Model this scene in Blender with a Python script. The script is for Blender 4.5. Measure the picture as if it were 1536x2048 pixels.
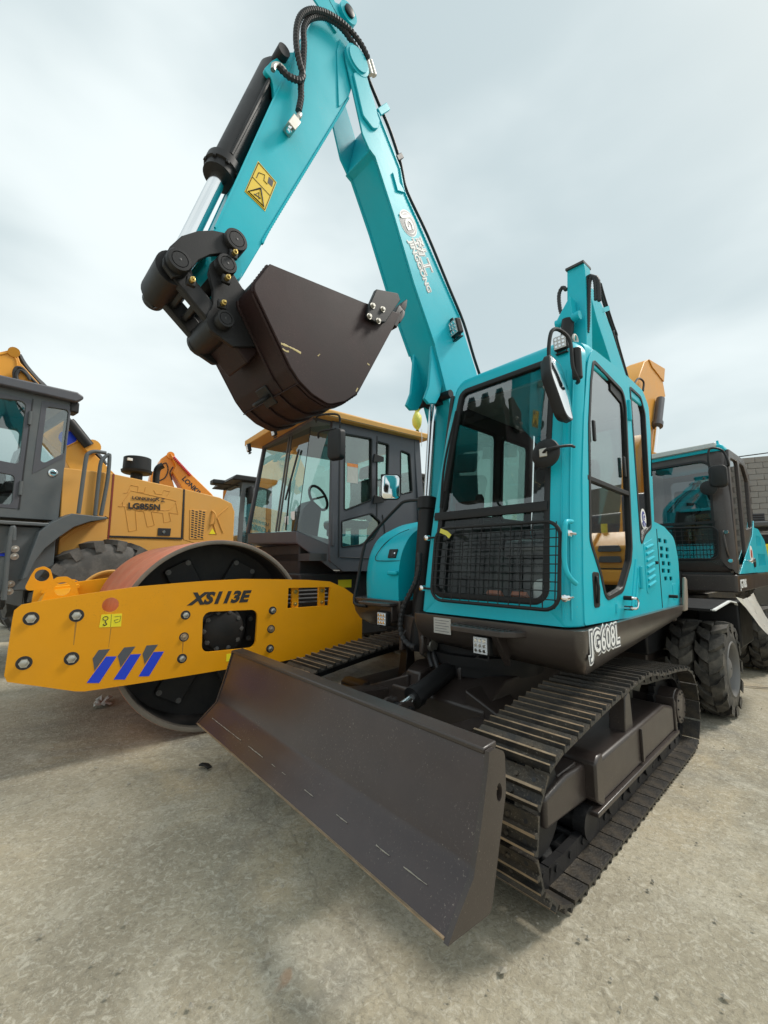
import bpy, bmesh, math, random
from mathutils import Vector, Matrix, noise
random.seed(7)
PI = math.pi
sc = bpy.context.scene
C = sc.collection
for o in list(bpy.data.objects): bpy.data.objects.remove(o)

# ---------------------------------------------------------------- camera
cam = bpy.data.cameras.new('camera'); co = bpy.data.objects.new('camera', cam); C.objects.link(co)
co.location = (0, 0, 1.4); co.rotation_euler = (math.radians(96.8), 0, 0)
cam.sensor_fit = 'VERTICAL'; cam.sensor_height = 24; cam.lens = 24*850/2048
cam.clip_start = 0.05; cam.clip_end = 3000
sc.camera = co
# ---------------------------------------------------------------- sky (hazy cloud layer over a Nishita sky)
SUN_EL, SUN_AZ = math.radians(50), math.radians(74)      # azimuth from +Y towards +X
wd = bpy.data.worlds.new('World'); sc.world = wd; wd.use_nodes = True
nt = wd.node_tree; N = nt.nodes; LK = nt.links
bg = N['Background']
sky = N.new('ShaderNodeTexSky'); sky.sky_type = 'NISHITA'; sky.sun_disc = False
sky.sun_elevation = SUN_EL; sky.sun_rotation = SUN_AZ; sky.dust_density = 4; sky.air_density = 1.3
sm = N.new('ShaderNodeVectorMath'); sm.operation = 'SCALE'; sm.inputs[3].default_value = 0.10
LK.new(sky.outputs[0], sm.inputs[0])
tc = N.new('ShaderNodeTexCoord')
mp = N.new('ShaderNodeMapping'); mp.inputs['Scale'].default_value = (1, 1, 2.4); mp.inputs['Location'].default_value = (3.1, .7, .2)
LK.new(tc.outputs['Generated'], mp.inputs[0])
n1 = N.new('ShaderNodeTexNoise'); n1.inputs['Scale'].default_value = 1.3; n1.inputs['Detail'].default_value = 5; n1.inputs['Roughness'].default_value = .45
LK.new(mp.outputs[0], n1.inputs['Vector'])
cr = N.new('ShaderNodeValToRGB'); cr.color_ramp.interpolation = 'EASE'
cr.color_ramp.elements[0].position = .34; cr.color_ramp.elements[0].color = (.455, .54, .555, 1)
cr.color_ramp.elements[1].position = .66; cr.color_ramp.elements[1].color = (.765, .83, .825, 1)
LK.new(n1.outputs[0], cr.inputs[0])
mx = N.new('ShaderNodeMix'); mx.data_type = 'RGBA'; mx.inputs[0].default_value = .88
LK.new(sm.outputs[0], mx.inputs[6]); LK.new(cr.outputs[0], mx.inputs[7])
LK.new(mx.outputs[2], bg.inputs[0]); bg.inputs[1].default_value = .80
# ---------------------------------------------------------------- hazy sun
sl = bpy.data.lights.new('sun', 'SUN'); sl.energy = 1.6; sl.angle = math.radians(12); sl.color = (1, .95, .87)
so = bpy.data.objects.new('sun', sl); C.objects.link(so)
sd = Vector((math.sin(SUN_AZ)*math.cos(SUN_EL), math.cos(SUN_AZ)*math.cos(SUN_EL), math.sin(SUN_EL)))
so.rotation_euler = sd.to_track_quat('Z', 'Y').to_euler()
sc.view_settings.view_transform = 'Standard'; sc.view_settings.look = 'None'
sc.view_settings.exposure = .74; sc.view_settings.gamma = 1; sc.view_settings.use_curve_mapping = False
sc.render.engine = 'CYCLES'; sc.cycles.max_bounces = 8; sc.cycles.transparent_max_bounces = 16

# ---------------------------------------------------------------- materials
MT = {}
def newmat(name):
    m = bpy.data.materials.new(name); m.use_nodes = True; MT[name] = m
    return m, m.node_tree.nodes, m.node_tree.links, m.node_tree.nodes['Principled BSDF']
def pbr(name, col, rough=.5, metal=0., coat=0., var=.12, scale=6., bump=0., bscale=60., dust=None, damt=0., spec=.5, emit=0., speck=None):
    """paint, plastic, rubber or metal: base colour with cloudy variation, patchy gloss, patchy dust and fine relief"""
    m, N, LK, b = newmat(name)
    b.inputs['Metallic'].default_value = metal; b.inputs['Coat Weight'].default_value = coat
    b.inputs['Coat Roughness'].default_value = .22; b.inputs['Specular IOR Level'].default_value = spec
    tc = N.new('ShaderNodeTexCoord')
    n = N.new('ShaderNodeTexNoise'); n.inputs['Scale'].default_value = scale; n.inputs['Detail'].default_value = 6; n.inputs['Roughness'].default_value = .62
    LK.new(tc.outputs['Object'], n.inputs['Vector'])
    mx = N.new('ShaderNodeMix'); mx.data_type = 'RGBA'
    mx.inputs[6].default_value = tuple(c*(1-var) for c in col)+(1,); mx.inputs[7].default_value = tuple(min(1, c*(1+var)) for c in col)+(1,)
    LK.new(n.outputs[0], mx.inputs[0]); out = mx.outputs[2]
    if dust:
        n2 = N.new('ShaderNodeTexNoise'); n2.inputs['Scale'].default_value = scale*.45; n2.inputs['Detail'].default_value = 9; n2.inputs['Roughness'].default_value = .7
        LK.new(tc.outputs['Object'], n2.inputs['Vector'])
        r = N.new('ShaderNodeMapRange'); r.inputs[1].default_value = .42; r.inputs[2].default_value = .78; r.inputs[4].default_value = damt
        LK.new(n2.outputs[0], r.inputs[0])
        m2 = N.new('ShaderNodeMix'); m2.data_type = 'RGBA'; m2.inputs[7].default_value = dust+(1,)
        LK.new(r.outputs[0], m2.inputs[0]); LK.new(out, m2.inputs[6]); out = m2.outputs[2]
    if speck:      # fine chips and grit, gathered in patches
        def nn(s_, a_, b_):
            q = N.new('ShaderNodeTexNoise'); q.inputs['Scale'].default_value = s_; q.inputs['Detail'].default_value = 5; q.inputs['Roughness'].default_value = .7
            LK.new(tc.outputs['Object'], q.inputs['Vector']); r = N.new('ShaderNodeMapRange'); r.inputs[1].default_value = a_; r.inputs[2].default_value = b_
            LK.new(q.outputs[0], r.inputs[0]); return r.outputs[0]
        mu = N.new('ShaderNodeMath'); mu.operation = 'MULTIPLY'; LK.new(nn(110, .60, .68), mu.inputs[0]); LK.new(nn(2.3, .44, .66), mu.inputs[1])
        m3 = N.new('ShaderNodeMix'); m3.data_type = 'RGBA'; m3.inputs[7].default_value = speck+(1,)
        LK.new(mu.outputs[0], m3.inputs[0]); LK.new(out, m3.inputs[6]); out = m3.outputs[2]
    LK.new(out, b.inputs['Base Color'])
    rr = N.new('ShaderNodeMapRange'); rr.inputs[3].default_value = max(.03, rough-.09); rr.inputs[4].default_value = min(1, rough+.13)
    LK.new(n.outputs[0], rr.inputs[0]); LK.new(rr.outputs[0], b.inputs['Roughness'])
    if bump:
        n3 = N.new('ShaderNodeTexNoise'); n3.inputs['Scale'].default_value = bscale; n3.inputs['Detail'].default_value = 4
        LK.new(tc.outputs['Object'], n3.inputs['Vector'])
        bp = N.new('ShaderNodeBump'); bp.inputs['Strength'].default_value = bump; bp.inputs['Distance'].default_value = .01
        LK.new(n3.outputs[0], bp.inputs['Height']); LK.new(bp.outputs[0], b.inputs['Normal'])
    if emit:
        b.inputs['Emission Color'].default_value = col+(1,); b.inputs['Emission Strength'].default_value = emit
    return m
def glass(name, tint, refl=.05, power=4.):
    m, N, LK, b = newmat(name); N.remove(b)
    o = N['Material Output']; t = N.new('ShaderNodeBsdfTransparent'); t.inputs[0].default_value = tint+(1,)
    g = N.new('ShaderNodeBsdfGlossy'); g.inputs['Roughness'].default_value = .02
    lw = N.new('ShaderNodeLayerWeight'); lw.inputs[0].default_value = .5
    p = N.new('ShaderNodeMath'); p.operation = 'POWER'; p.inputs[1].default_value = power
    q = N.new('ShaderNodeMath'); q.operation = 'MULTIPLY_ADD'; q.inputs[1].default_value = .85; q.inputs[2].default_value = refl; q.use_clamp = True
    mx = N.new('ShaderNodeMixShader')
    LK.new(lw.outputs['Facing'], p.inputs[0]); LK.new(p.outputs[0], q.inputs[0]); LK.new(q.outputs[0], mx.inputs[0])
    LK.new(t.outputs[0], mx.inputs[1]); LK.new(g.outputs[0], mx.inputs[2]); LK.new(mx.outputs[0], o.inputs[0])
    return m
DUST = (.30, .25, .18)
pbr('teal', (.001, .475, .585), .36, coat=.12, var=.07, scale=2.5, bump=.20, bscale=3., dust=(.17, .45, .50), damt=.22, spec=.24, speck=(.16, .40, .43))
pbr('brown', (.036, .027, .024), .38, coat=.25, spec=.45, var=.22, scale=5, bump=.06, bscale=200, dust=(.10, .078, .064), damt=.30, speck=(.18, .15, .12))
pbr('skirt_paint', (.046, .036, .031), .30, coat=.45, spec=.5, var=.15, scale=4, bump=.03, bscale=200, dust=(.11, .088, .072), damt=.35, speck=(.2, .17, .14))
pbr('blade_paint', (.032, .0190, .0185), .30, coat=.35, spec=.5, var=.2, scale=4, bump=.05, bscale=240, dust=(.085, .058, .050), damt=.40, speck=(.26, .22, .18))
pbr('bucket_paint', (.0215, .0112, .0110), .52, coat=.0, spec=.28, var=.22, scale=3, bump=.10, bscale=260, dust=(.050, .019, .019), damt=.7, speck=(.09, .05, .045))
pbr('black_part', (.0115, .0115, .0125), .46, coat=.0, spec=.35, var=.2, scale=9, bump=.05, bscale=120, dust=(.035, .031, .030), damt=.2)
pbr('black_plastic', (.014, .0145, .015), .50, var=.15, spec=.35)
pbr('hose', (.022, .022, .024), .55, var=.2, scale=20)
pbr('chrome', (.80, .81, .82), .12, metal=1, var=.05)
pbr('zinc', (.50, .48, .43), .40, metal=.9, var=.12, scale=30)
pbr('brass', (.62, .45, .15), .35, metal=.9)
pbr('worn_steel', (.40, .30, .20), .42, metal=.6, var=.5, scale=22)
pbr('track_steel', (.036, .034, .032), .46, metal=.3, var=.4, scale=14, bump=.3, bscale=70, dust=(.16, .12, .075), damt=.6, speck=(.30, .26, .20))
pbr('yellow', (.80, .335, .003), .42, coat=.06, spec=.3, speck=(.50, .22, .02), var=.09, scale=3, bump=.05, bscale=220, dust=(.45, .26, .06), damt=.18)
pbr('loader_yellow', (.66, .335, .075), .50, coat=.04, spec=.3, var=.06, scale=2, dust=(.50, .33, .15), damt=.35)
pbr('excavator_yellow', (.74, .33, .035), .45, coat=.08, spec=.35, var=.08, scale=3, dust=(.5, .33, .14), damt=.3)
pbr('orange', (.80, .27, .01), .40, coat=.2, var=.06)
pbr('charcoal', (.068, .070, .084), .42, coat=.12, var=.10, scale=4, dust=(.14, .13, .12), damt=.25)
pbr('loader_grey', (.085, .098, .105), .48, coat=.08, var=.10, scale=3, dust=(.19, .18, .16), damt=.35)
pbr('rubber', (.036, .034, .031), .75, var=.25, scale=12, bump=.15, bscale=90, dust=(.21, .185, .15), damt=.9)
pbr('rubber_grey', (.075, .072, .068), .78, var=.2, scale=10, bump=.15, bscale=80, dust=(.24, .22, .20), damt=.75)
pbr('rim_grey', (.16, .155, .15), .5, metal=.3, var=.15)
pbr('drum_rust', (.56, .165, .085), .55, metal=.1, var=.32, scale=7, bump=.2, bscale=50, dust=(.60, .30, .18), damt=.6)
pbr('drum_edge', (.19, .165, .14), .6, metal=.3, var=.3, scale=9, dust=(.32, .27, .21), damt=.6)
pbr('drum_black', (.016, .016, .017), .6, var=.3, scale=6, dust=(.12, .10, .08), damt=.22)
pbr('interior', (.045, .046, .047), .7, var=.15)
pbr('interior_light', (.34, .34, .33), .7, var=.1)
pbr('seat_wrap', (.10, .10, .105), .22, coat=.5, var=.4, scale=14, bump=.6, bscale=18)
pbr('white', (.80, .80, .78), .45, var=.03)
pbr('label_yellow', (.80, .56, .02), .4, var=.04)
pbr('label_bright', (.88, .74, .02), .4, var=.03)
pbr('label_black', (.022, .022, .024), .45, var=.05)
pbr('decal_grey', (.085, .09, .105), .4, var=.05)
pbr('decal_blue', (.010, .050, .62), .38, var=.05)
pbr('logo_blue', (.03, .05, .30), .4, var=.05)
pbr('plate_metal', (.52, .52, .50), .45, metal=.5, var=.15, scale=40)
pbr('tan_steel', (.27, .23, .185), .5, metal=.2, var=.15)
pbr('lens', (.62, .64, .66), .18, coat=.6, var=.25, scale=60, bump=.5, bscale=160)
pbr('lamp_amber', (.75, .22, .02), .25, coat=.5)
pbr('lamp_red', (.55, .03, .02), .25, coat=.5)
pbr('plastic_wrap', (.62, .60, .55), .28, coat=.4, var=.12, scale=10, bump=.9, bscale=14)
pbr('yellow_bag', (.72, .66, .10), .4, var=.12, bump=.8, bscale=30)
pbr('mirror_face', (.82, .84, .84), .03, metal=1, var=.01)
pbr('paper', (.55, .54, .50), .8, var=.12, bump=.4, bscale=30)
pbr('screen_teal', (.02, .09, .10), .3, coat=.3)
glass('glass', (.70, .77, .76), .15, 2.4)
glass('glass_clear', (.78, .83, .82), .04, 4.)
glass('glass_tint', (.50, .60, .58), .15, 2.6)
glass('glass_dark', (.42, .44, .44), .10, 2.6)
glass('glass_green', (.58, .74, .70), .16, 2.4)

# ---------------------------------------------------------------- mesh builder
AX = {'x': 0, 'y': 1, 'z': 2}
def put(ax, h, p):
    q = list(p); q.insert(AX[ax], h); return tuple(q)
def crom(pts, k=6, closed=False):
    P = [Vector(p) for p in pts]; n = len(P); out = []
    rng = range(n) if closed else range(n-1)
    for i in rng:
        p0 = P[(i-1) % n] if closed or i > 0 else P[0]*2-P[1]
        p1 = P[i]; p2 = P[(i+1) % n]
        p3 = P[(i+2) % n] if closed or i+2 < n else P[-1]*2-P[-2]
        for j in range(k):
            t = j/k
            out.append(.5*((2*p1)+(p2-p0)*t+(2*p0-5*p1+4*p2-p3)*t*t+(3*p1-p0-3*p2+p3)*t**3))
    if not closed: out.append(P[-1])
    return out
def rpoly(cs, r, n=5, sub=1):
    """2D polygon with rounded corners; r = radius or list of radii; edges optionally subdivided"""
    m = len(cs); out = []
    rr = r if isinstance(r, (list, tuple)) else [r]*m
    arcs = []
    for i in range(m):
        p = Vector(cs[i]); a = (Vector(cs[i-1])-p); b = (Vector(cs[(i+1) % m])-p)
        la, lb = a.length, b.length; a /= la; b /= lb
        ang = a.angle(b); rad = rr[i]
        if rad <= 0: arcs.append([p.copy() for _ in range(n+1)]) if sub > 1 else arcs.append([p]); continue
        d = min(rad/math.tan(ang/2), la*.48, lb*.48); rad = d*math.tan(ang/2)
        c = p+(a+b).normalized()*(rad/math.sin(ang/2))
        s = p+a*d-c; e = p+b*d-c; arc = []
        for j in range(n+1):
            t = j/n; w = s.angle(e) if s.length > 1e-9 else 0
            v = (s*math.sin((1-t)*w)+e*math.sin(t*w))/math.sin(w) if w > 1e-6 else s
            arc.append(c+v)
        arcs.append(arc)
    for i in range(m):
        out += arcs[i]
        if sub > 1:
            p, q = arcs[i][-1], arcs[(i+1) % m][0]
            out += [p.lerp(q, k/sub) for k in range(1, sub)]
    return [tuple(v) for v in out]
def circ(c, r, n=24, ry=None):
    return [(c[0]+r*math.cos(2*PI*i/n), c[1]+(ry or r)*math.sin(2*PI*i/n)) for i in range(n)]
class M:
    def __init__(s): s.v = []; s.f = []
    def add(s, vs, fs):
        o = len(s.v); s.v += [tuple(p) for p in vs]; s.f += [tuple(i+o for i in f) for f in fs]; return s
    def box(s, a, b):
        x0, y0, z0 = a; x1, y1, z1 = b
        return s.add([(x0,y0,z0),(x1,y0,z0),(x1,y1,z0),(x0,y1,z0),(x0,y0,z1),(x1,y0,z1),(x1,y1,z1),(x0,y1,z1)],
                     [(0,3,2,1),(4,5,6,7),(0,1,5,4),(1,2,6,5),(2,3,7,6),(3,0,4,7)])
    def prism(s, poly, ax, lo, hi, holes=()):
        if holes: return s.plate(poly, ax, lo, hi, holes)
        loops = [list(poly)]
        flat = [p for l in loops for p in l]; n = len(flat)
        vs = [put(ax, lo, p) for p in flat]+[put(ax, hi, p) for p in flat]; fs = []
        fs += [tuple(range(n)), tuple(range(2*n-1, n-1, -1))]
        o = 0
        for l in loops:
            k = len(l)
            for i in range(k): j = (i+1) % k; fs.append((o+i, o+j, o+j+n, o+i+n))
            o += k
        return s.add(vs, fs)
    def plate(s, poly, ax, lo, hi, holes):
        """flat plate with real openings, filled as a 2D curve"""
        cu = bpy.data.curves.new('plate', 'CURVE'); cu.dimensions = '2D'; cu.fill_mode = 'BOTH'; cu.extrude = (hi-lo)/2
        for l in [poly]+list(holes):
            q = [p for i, p in enumerate(l) if (Vector(p)-Vector(l[i-1])).length > 1e-5]
            sp = cu.splines.new('POLY'); sp.points.add(len(q)-1); sp.use_cyclic_u = True
            for a, p in zip(sp.points, q): a.co = (p[0], p[1], 0, 1)
        ob = bpy.data.objects.new('plate', cu); C.objects.link(ob)
        me = bpy.data.meshes.new_from_object(ob.evaluated_get(bpy.context.evaluated_depsgraph_get()))
        s.add([put(ax, (lo+hi)/2+v.co.z, (v.co.x, v.co.y)) for v in me.vertices], [tuple(f.vertices) for f in me.polygons])
        bpy.data.objects.remove(ob); bpy.data.curves.remove(cu); bpy.data.meshes.remove(me)
        return s
    def loft(s, loops, cap0=True, cap1=True, close=True):
        n = len(loops[0]); vs = [p for l in loops for p in l]; fs = []
        for a in range(len(loops)-1):
            for i in range(n if close else n-1):
                j = (i+1) % n; fs.append((a*n+i, a*n+j, a*n+n+j, a*n+n+i))
        if cap0: fs.append(tuple(range(n)))
        if cap1: fs.append(tuple(range((len(loops)-1)*n, len(loops)*n)))
        return s.add(vs, fs)
    def lathe(s, c, d, prof, n=28, cap=True):
        d = Vector(d).normalized(); u = d.orthogonal().normalized(); w = d.cross(u); c = Vector(c)
        loops = [[c+d*h+(u*math.cos(2*PI*i/n)+w*math.sin(2*PI*i/n))*r for i in range(n)] for h, r in prof]
        return s.loft(loops, cap, cap)
    def cyl(s, a, b, r, n=18, r1=None):
        a = Vector(a); b = Vector(b); L = (b-a).length
        return s.lathe(a, b-a, [(0, r), (L, r if r1 is None else r1)], n)
    def tube(s, pts, r, n=8, k=5, closed=False, smooth=True, rib=0., step=0.):
        P = crom(pts, k, closed) if smooth else [Vector(p) for p in pts]
        if step:
            Q = [P[0]]; acc = 0
            for a, b in zip(P, P[1:]):
                l = (b-a).length; t = step-acc
                while t <= l: Q.append(a.lerp(b, t/l)); t += step
                acc = (acc+l) % step
            P = Q
        m = len(P); loops = []; up = None
        for i in range(m):
            t = (P[(i+1) % m]-P[i-1]) if closed else (P[min(i+1, m-1)]-P[max(i-1, 0)])
            t = t.normalized() if t.length > 1e-9 else Vector((0, 0, 1))
            up = t.orthogonal().normalized() if up is None else (up-t*up.dot(t)).normalized()
            w = t.cross(up); rad = (r(i/(m-1)) if callable(r) else r)+(rib if rib and i % 2 else 0)
            loops.append([P[i]+(up*math.cos(2*PI*j/n)+w*math.sin(2*PI*j/n))*rad for j in range(n)])
        if closed: loops.append(loops[0])
        return s.loft(loops, not closed, not closed)
    def sweep(s, pts, w, h, up=(0, 0, 1), k=1):
        """rectangular bar w x h along a path"""
        P = crom(pts, k) if k > 1 else [Vector(p) for p in pts]; loops = []; U = Vector(up)
        for i in range(len(P)):
            t = (P[min(i+1, len(P)-1)]-P[max(i-1, 0)]).normalized(); a = t.cross(U).normalized(); b = a.cross(t)
            loops.append([P[i]+a*x*w/2+b*y*h/2 for x, y in ((-1,-1),(1,-1),(1,1),(-1,1))])
        return s.loft(loops)
    def xf(s, m):
        s.v = [tuple(m @ Vector(p)) for p in s.v]; return s
    def mesh(s, name, mat, smooth=40):
        me = bpy.data.meshes.new(name); me.from_pydata(s.v, [], s.f)
        bm = bmesh.new(); bm.from_mesh(me)
        bmesh.ops.remove_doubles(bm, verts=bm.verts, dist=1e-6)
        bmesh.ops.recalc_face_normals(bm, faces=bm.faces); bm.to_mesh(me); bm.free()
        if smooth:
            me.shade_smooth(); me.set_sharp_from_angle(angle=math.radians(smooth))
        me.materials.append(MT[mat]); return me
    def obj(s, name, mat, parent=None, bev=0., seg=2, smooth=40, label=None):
        return inst(name, s.mesh(name, mat, smooth), parent, None, bev, seg, label)
def inst(name, me, parent=None, mw=None, bev=0., seg=2, label=None):
    o = bpy.data.objects.new(name, me); C.objects.link(o); o.parent = parent
    if mw is not None: o.matrix_local = mw
    if bev:
        b = o.modifiers.new('bevel', 'BEVEL'); b.width = bev; b.segments = seg; b.limit_method = 'ANGLE'; b.angle_limit = math.radians(38)
        b.use_clamp_overlap = True
    if label: o['label'] = label
    return o
def thing(name, label, cat, loc=(0, 0, 0), rot=0., group=None):
    o = bpy.data.objects.new(name, None); o.empty_display_size = .2; C.objects.link(o)
    o.location = loc; o.rotation_euler = (0, 0, math.radians(rot)); o['label'] = label; o['category'] = cat
    if group: o['group'] = group
    return o
def tag(o, label, cat, group=None, kind=None):
    if label: o['label'] = label
    if cat: o['category'] = cat
    if group: o['group'] = group
    if kind: o['kind'] = kind
    return o
def at(p, d=(0, 0, 1)):
    """matrix that puts a Z-up mesh at p with Z along d"""
    return Matrix.Translation(Vector(p)) @ Vector(d).to_track_quat('Z', 'Y').to_matrix().to_4x4()
def frame3(o, x, y):
    x = Vector(x).normalized(); y = Vector(y); y = (y-x*y.dot(x)).normalized(); z = x.cross(y)
    return Matrix((x, y, z)).transposed().to_4x4() if o is None else Matrix.Translation(Vector(o)) @ Matrix((x, y, z)).transposed().to_4x4()
def text(name, s, mat, parent, o, x, y, size, off=0., shear=0., ext=.0012, sx=1., space=1., lift=0., label=None):
    """flat lettering: origin o, reading direction x, up direction y"""
    cu = bpy.data.curves.new(name, 'FONT'); cu.body = s; cu.size = size; cu.offset = off; cu.shear = shear; cu.extrude = ext
    cu.space_character = space; cu.resolution_u = 3
    ob = bpy.data.objects.new(name, cu); C.objects.link(ob)
    dg = bpy.context.evaluated_depsgraph_get(); me = bpy.data.meshes.new_from_object(ob.evaluated_get(dg))
    bpy.data.objects.remove(ob); bpy.data.curves.remove(cu)
    m = frame3(o, x, y) @ Matrix.Diagonal((sx, 1, 1, 1)); z = m.to_3x3().col[2].normalized()*lift
    me.transform(Matrix.Translation(z) @ m); me.materials.clear(); me.materials.append(MT[mat])
    return inst(name, me, parent, None, 0, 2, label)
HEX = [(math.cos(PI/3*i), math.sin(PI/3*i)) for i in range(6)]
def bolt_mesh(name, r, h, mat, washer=True):
    m = M()
    if washer: m.lathe((0, 0, 0), (0, 0, 1), [(0, r*1.45), (h*.25, r*1.45)], 16)
    m.prism([(x*r, y*r) for x, y in HEX], 'z', 0, h); m.lathe((0, 0, h), (0, 0, 1), [(-.001, r*.8), (h*.12, r*.6)], 12)
    return m.mesh(name, mat)
def disc(c, r, ax, lo, hi, n=24):
    return M().prism(circ(c, r, n), ax, lo, hi)


# ================================================================ THE YARD
def ground_material():
    m, N, LK, b = newmat('concrete')
    tc = N.new('ShaderNodeTexCoord')
    def nz(scale, det=6, rough=.6, dist=0.):
        n = N.new('ShaderNodeTexNoise'); n.inputs['Scale'].default_value = scale; n.inputs['Detail'].default_value = det
        n.inputs['Roughness'].default_value = rough; n.inputs['Distortion'].default_value = dist
        LK.new(tc.outputs['Object'], n.inputs['Vector']); return n.outputs[0]
    def rng(v, a, b_, lo=0., hi=1.):
        r = N.new('ShaderNodeMapRange'); r.inputs[1].default_value = a; r.inputs[2].default_value = b_; r.inputs[3].default_value = lo; r.inputs[4].default_value = hi
        LK.new(v, r.inputs[0]); return r.outputs[0]
    def mix(f, a, c):
        x = N.new('ShaderNodeMix'); x.data_type = 'RGBA'; LK.new(f, x.inputs[0])
        if isinstance(a, tuple): x.inputs[6].default_value = a+(1,)
        else: LK.new(a, x.inputs[6])
        if isinstance(c, tuple): x.inputs[7].default_value = c+(1,)
        else: LK.new(c, x.inputs[7])
        return x.outputs[2]
    base = mix(rng(nz(.42, 4, .55, .5), .38, .62), (.270, .240, .178), (.470, .415, .305))
    base = mix(rng(nz(.85, 5, .6, 1.0), .50, .66, 0, .7), base, (.485, .395, .255))
    base = mix(rng(nz(.7, 6, .62, 1.2), .52, .66, 0, .80), base, (.20, .192, .168))
    base = mix(rng(nz(2.4, 7, .7, .8), .50, .70, 0, .55), base, (.57, .535, .44))
    base = mix(rng(nz(3.6, 6, .7, .6), .56, .72, 0, .5), base, (.235, .20, .145))
    base = mix(rng(nz(26, 6, .75, 1.2), .50, .64, 0, .55), base, (.62, .585, .49))
    base = mix(rng(nz(41, 6, .75, .8), .50, .66, 0, .55), base, (.16, .142, .105))
    base = mix(rng(nz(120, 4, .8, .4), .56, .72, 0, .40), base, (.66, .63, .55))
    base = mix(rng(nz(150, 3, .8, .3), .60, .74, 0, .45), base, (.10, .09, .065))
    base = mix(rng(nz(2.0, 3, .5, 1.5), .72, .78, 0, .5), base, (.36, .185, .09))
    vo = N.new('ShaderNodeTexVoronoi'); vo.feature = 'DISTANCE_TO_EDGE'; vo.inputs['Scale'].default_value = .42
    wn = N.new('ShaderNodeTexNoise'); wn.inputs['Scale'].default_value = 3; wn.inputs['Detail'].default_value = 5
    LK.new(tc.outputs['Object'], wn.inputs['Vector'])
    va = N.new('ShaderNodeVectorMath'); va.operation = 'MULTIPLY_ADD'; va.inputs[1].default_value = (.5, .5, 0); LK.new(wn.outputs[1], va.inputs[0]); LK.new(tc.outputs['Object'], va.inputs[2])
    LK.new(va.outputs[0], vo.inputs['Vector'])
    base = mix(rng(vo.outputs[0], .0, .005, .28, 0), base, (.10, .09, .07))
    wm_ = N.new('ShaderNodeMix'); wm_.data_type = 'RGBA'; wm_.blend_type = 'MULTIPLY'; wm_.clamp_result = False; wm_.inputs[0].default_value = 1; wm_.inputs[7].default_value = (1.05, 1.045, 1.03, 1)
    LK.new(base, wm_.inputs[6]); LK.new(wm_.outputs[2], b.inputs['Base Color'])
    LK.new(rng(nz(3), .3, .7, .62, .92), b.inputs['Roughness'])
    bp = N.new('ShaderNodeBump'); bp.inputs['Strength'].default_value = .8; bp.inputs['Distance'].default_value = .012
    LK.new(nz(38, 6, .75, .6), bp.inputs['Height']); LK.new(bp.outputs[0], b.inputs['Normal'])
ground_material()
g = M()
xs = [-300, -60, -20] + [-10+i*.5 for i in range(41)] + [20, 60, 300]; ys = [-300, -60, -15]+[-5+i*.5 for i in range(41)]+[30, 80, 300]
def gz(x, y):
    k = max(0, min(1, (16-math.hypot(x, y-4))/8)); return .012*k*(noise.noise(Vector((x*.5, y*.5, 0)))-.9)
g.add([(x, y, gz(x, y)) for y in ys for x in xs], [(j*len(xs)+i, j*len(xs)+i+1, (j+1)*len(xs)+i+1, (j+1)*len(xs)+i) for j in range(len(ys)-1) for i in range(len(xs)-1)])
tag(g.obj('ground', 'concrete'), None, None, kind='structure')
pbr('joint_tar', (.05, .045, .038), .8, var=.4, scale=8)
def joint(p, q, wdt):
    p = Vector(p); q = Vector(q); d = (q-p).normalized(); n = Vector((-d.y, d.x)); a = []; b = []
    k = int((q-p).length/.12)
    for i in range(k+1):
        c = p.lerp(q, i/k)+n*.015*noise.noise(Vector((i*.35, p.x, 1))); h = wdt*(.5+.35*noise.noise(Vector((i*.6, p.y, 7))))
        a.append(tuple(c+n*h)+(.006,)); b.append(tuple(c-n*h)+(.006,))
    return M().add(a+b, [(i, i+1, k+2+i, k+1+i) for i in range(k)])
for i, (p, q) in enumerate([((3.2, 5.35), (9.5, 3.2)), ((6.0, 4.4), (10.5, 12))]):
    tag(joint(p, q, .022).obj('slab_joint', 'joint_tar'), None, None, kind='structure')

gr_ = M(); rg_ = random.Random(11)
for _ in range(520):
    a = rg_.uniform(-1.0, 1.0); d = .9+7.5*rg_.random()**1.4; x = a*d*.95; y = d; s = rg_.uniform(.003, .009)*(1+.12*d)
    if rg_.random() < .06: s *= 1.8
    o = len(gr_.v); c = Vector((x, y, s*.35)); R_ = Matrix.Rotation(rg_.random()*6.28, 3, 'Z')
    gr_.v += [tuple(c+R_ @ Vector((vx*s*rg_.uniform(.7, 1.3), vy*s*rg_.uniform(.6, 1.1), vz*s*rg_.uniform(.4, .7)))) for vx, vy, vz in ((1,0,0),(-1,0,0),(0,1,0),(0,-1,0),(0,0,1),(0,0,-1))]
    gr_.f += [tuple(o+k for k in t) for t in ((0,2,4),(2,1,4),(1,3,4),(3,0,4),(2,0,5),(1,2,5),(3,1,5),(0,3,5))]
pbr('grit_stone', (.34, .31, .25), .9, var=.6, scale=3)
tag(gr_.obj('grit', 'grit_stone', None, 0, 2, 0), 'loose grit and small stones scattered over the concrete', 'grit', kind='stuff')


# ================================================================ MAIN TRACKED EXCAVATOR  (local X forward, Y machine-left, Z up)
ex = thing('tracked_excavator', 'large teal tracked excavator with brown dozer blade and raised bucket', 'excavator', (0.778,3.413,0), 223.1)
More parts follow.
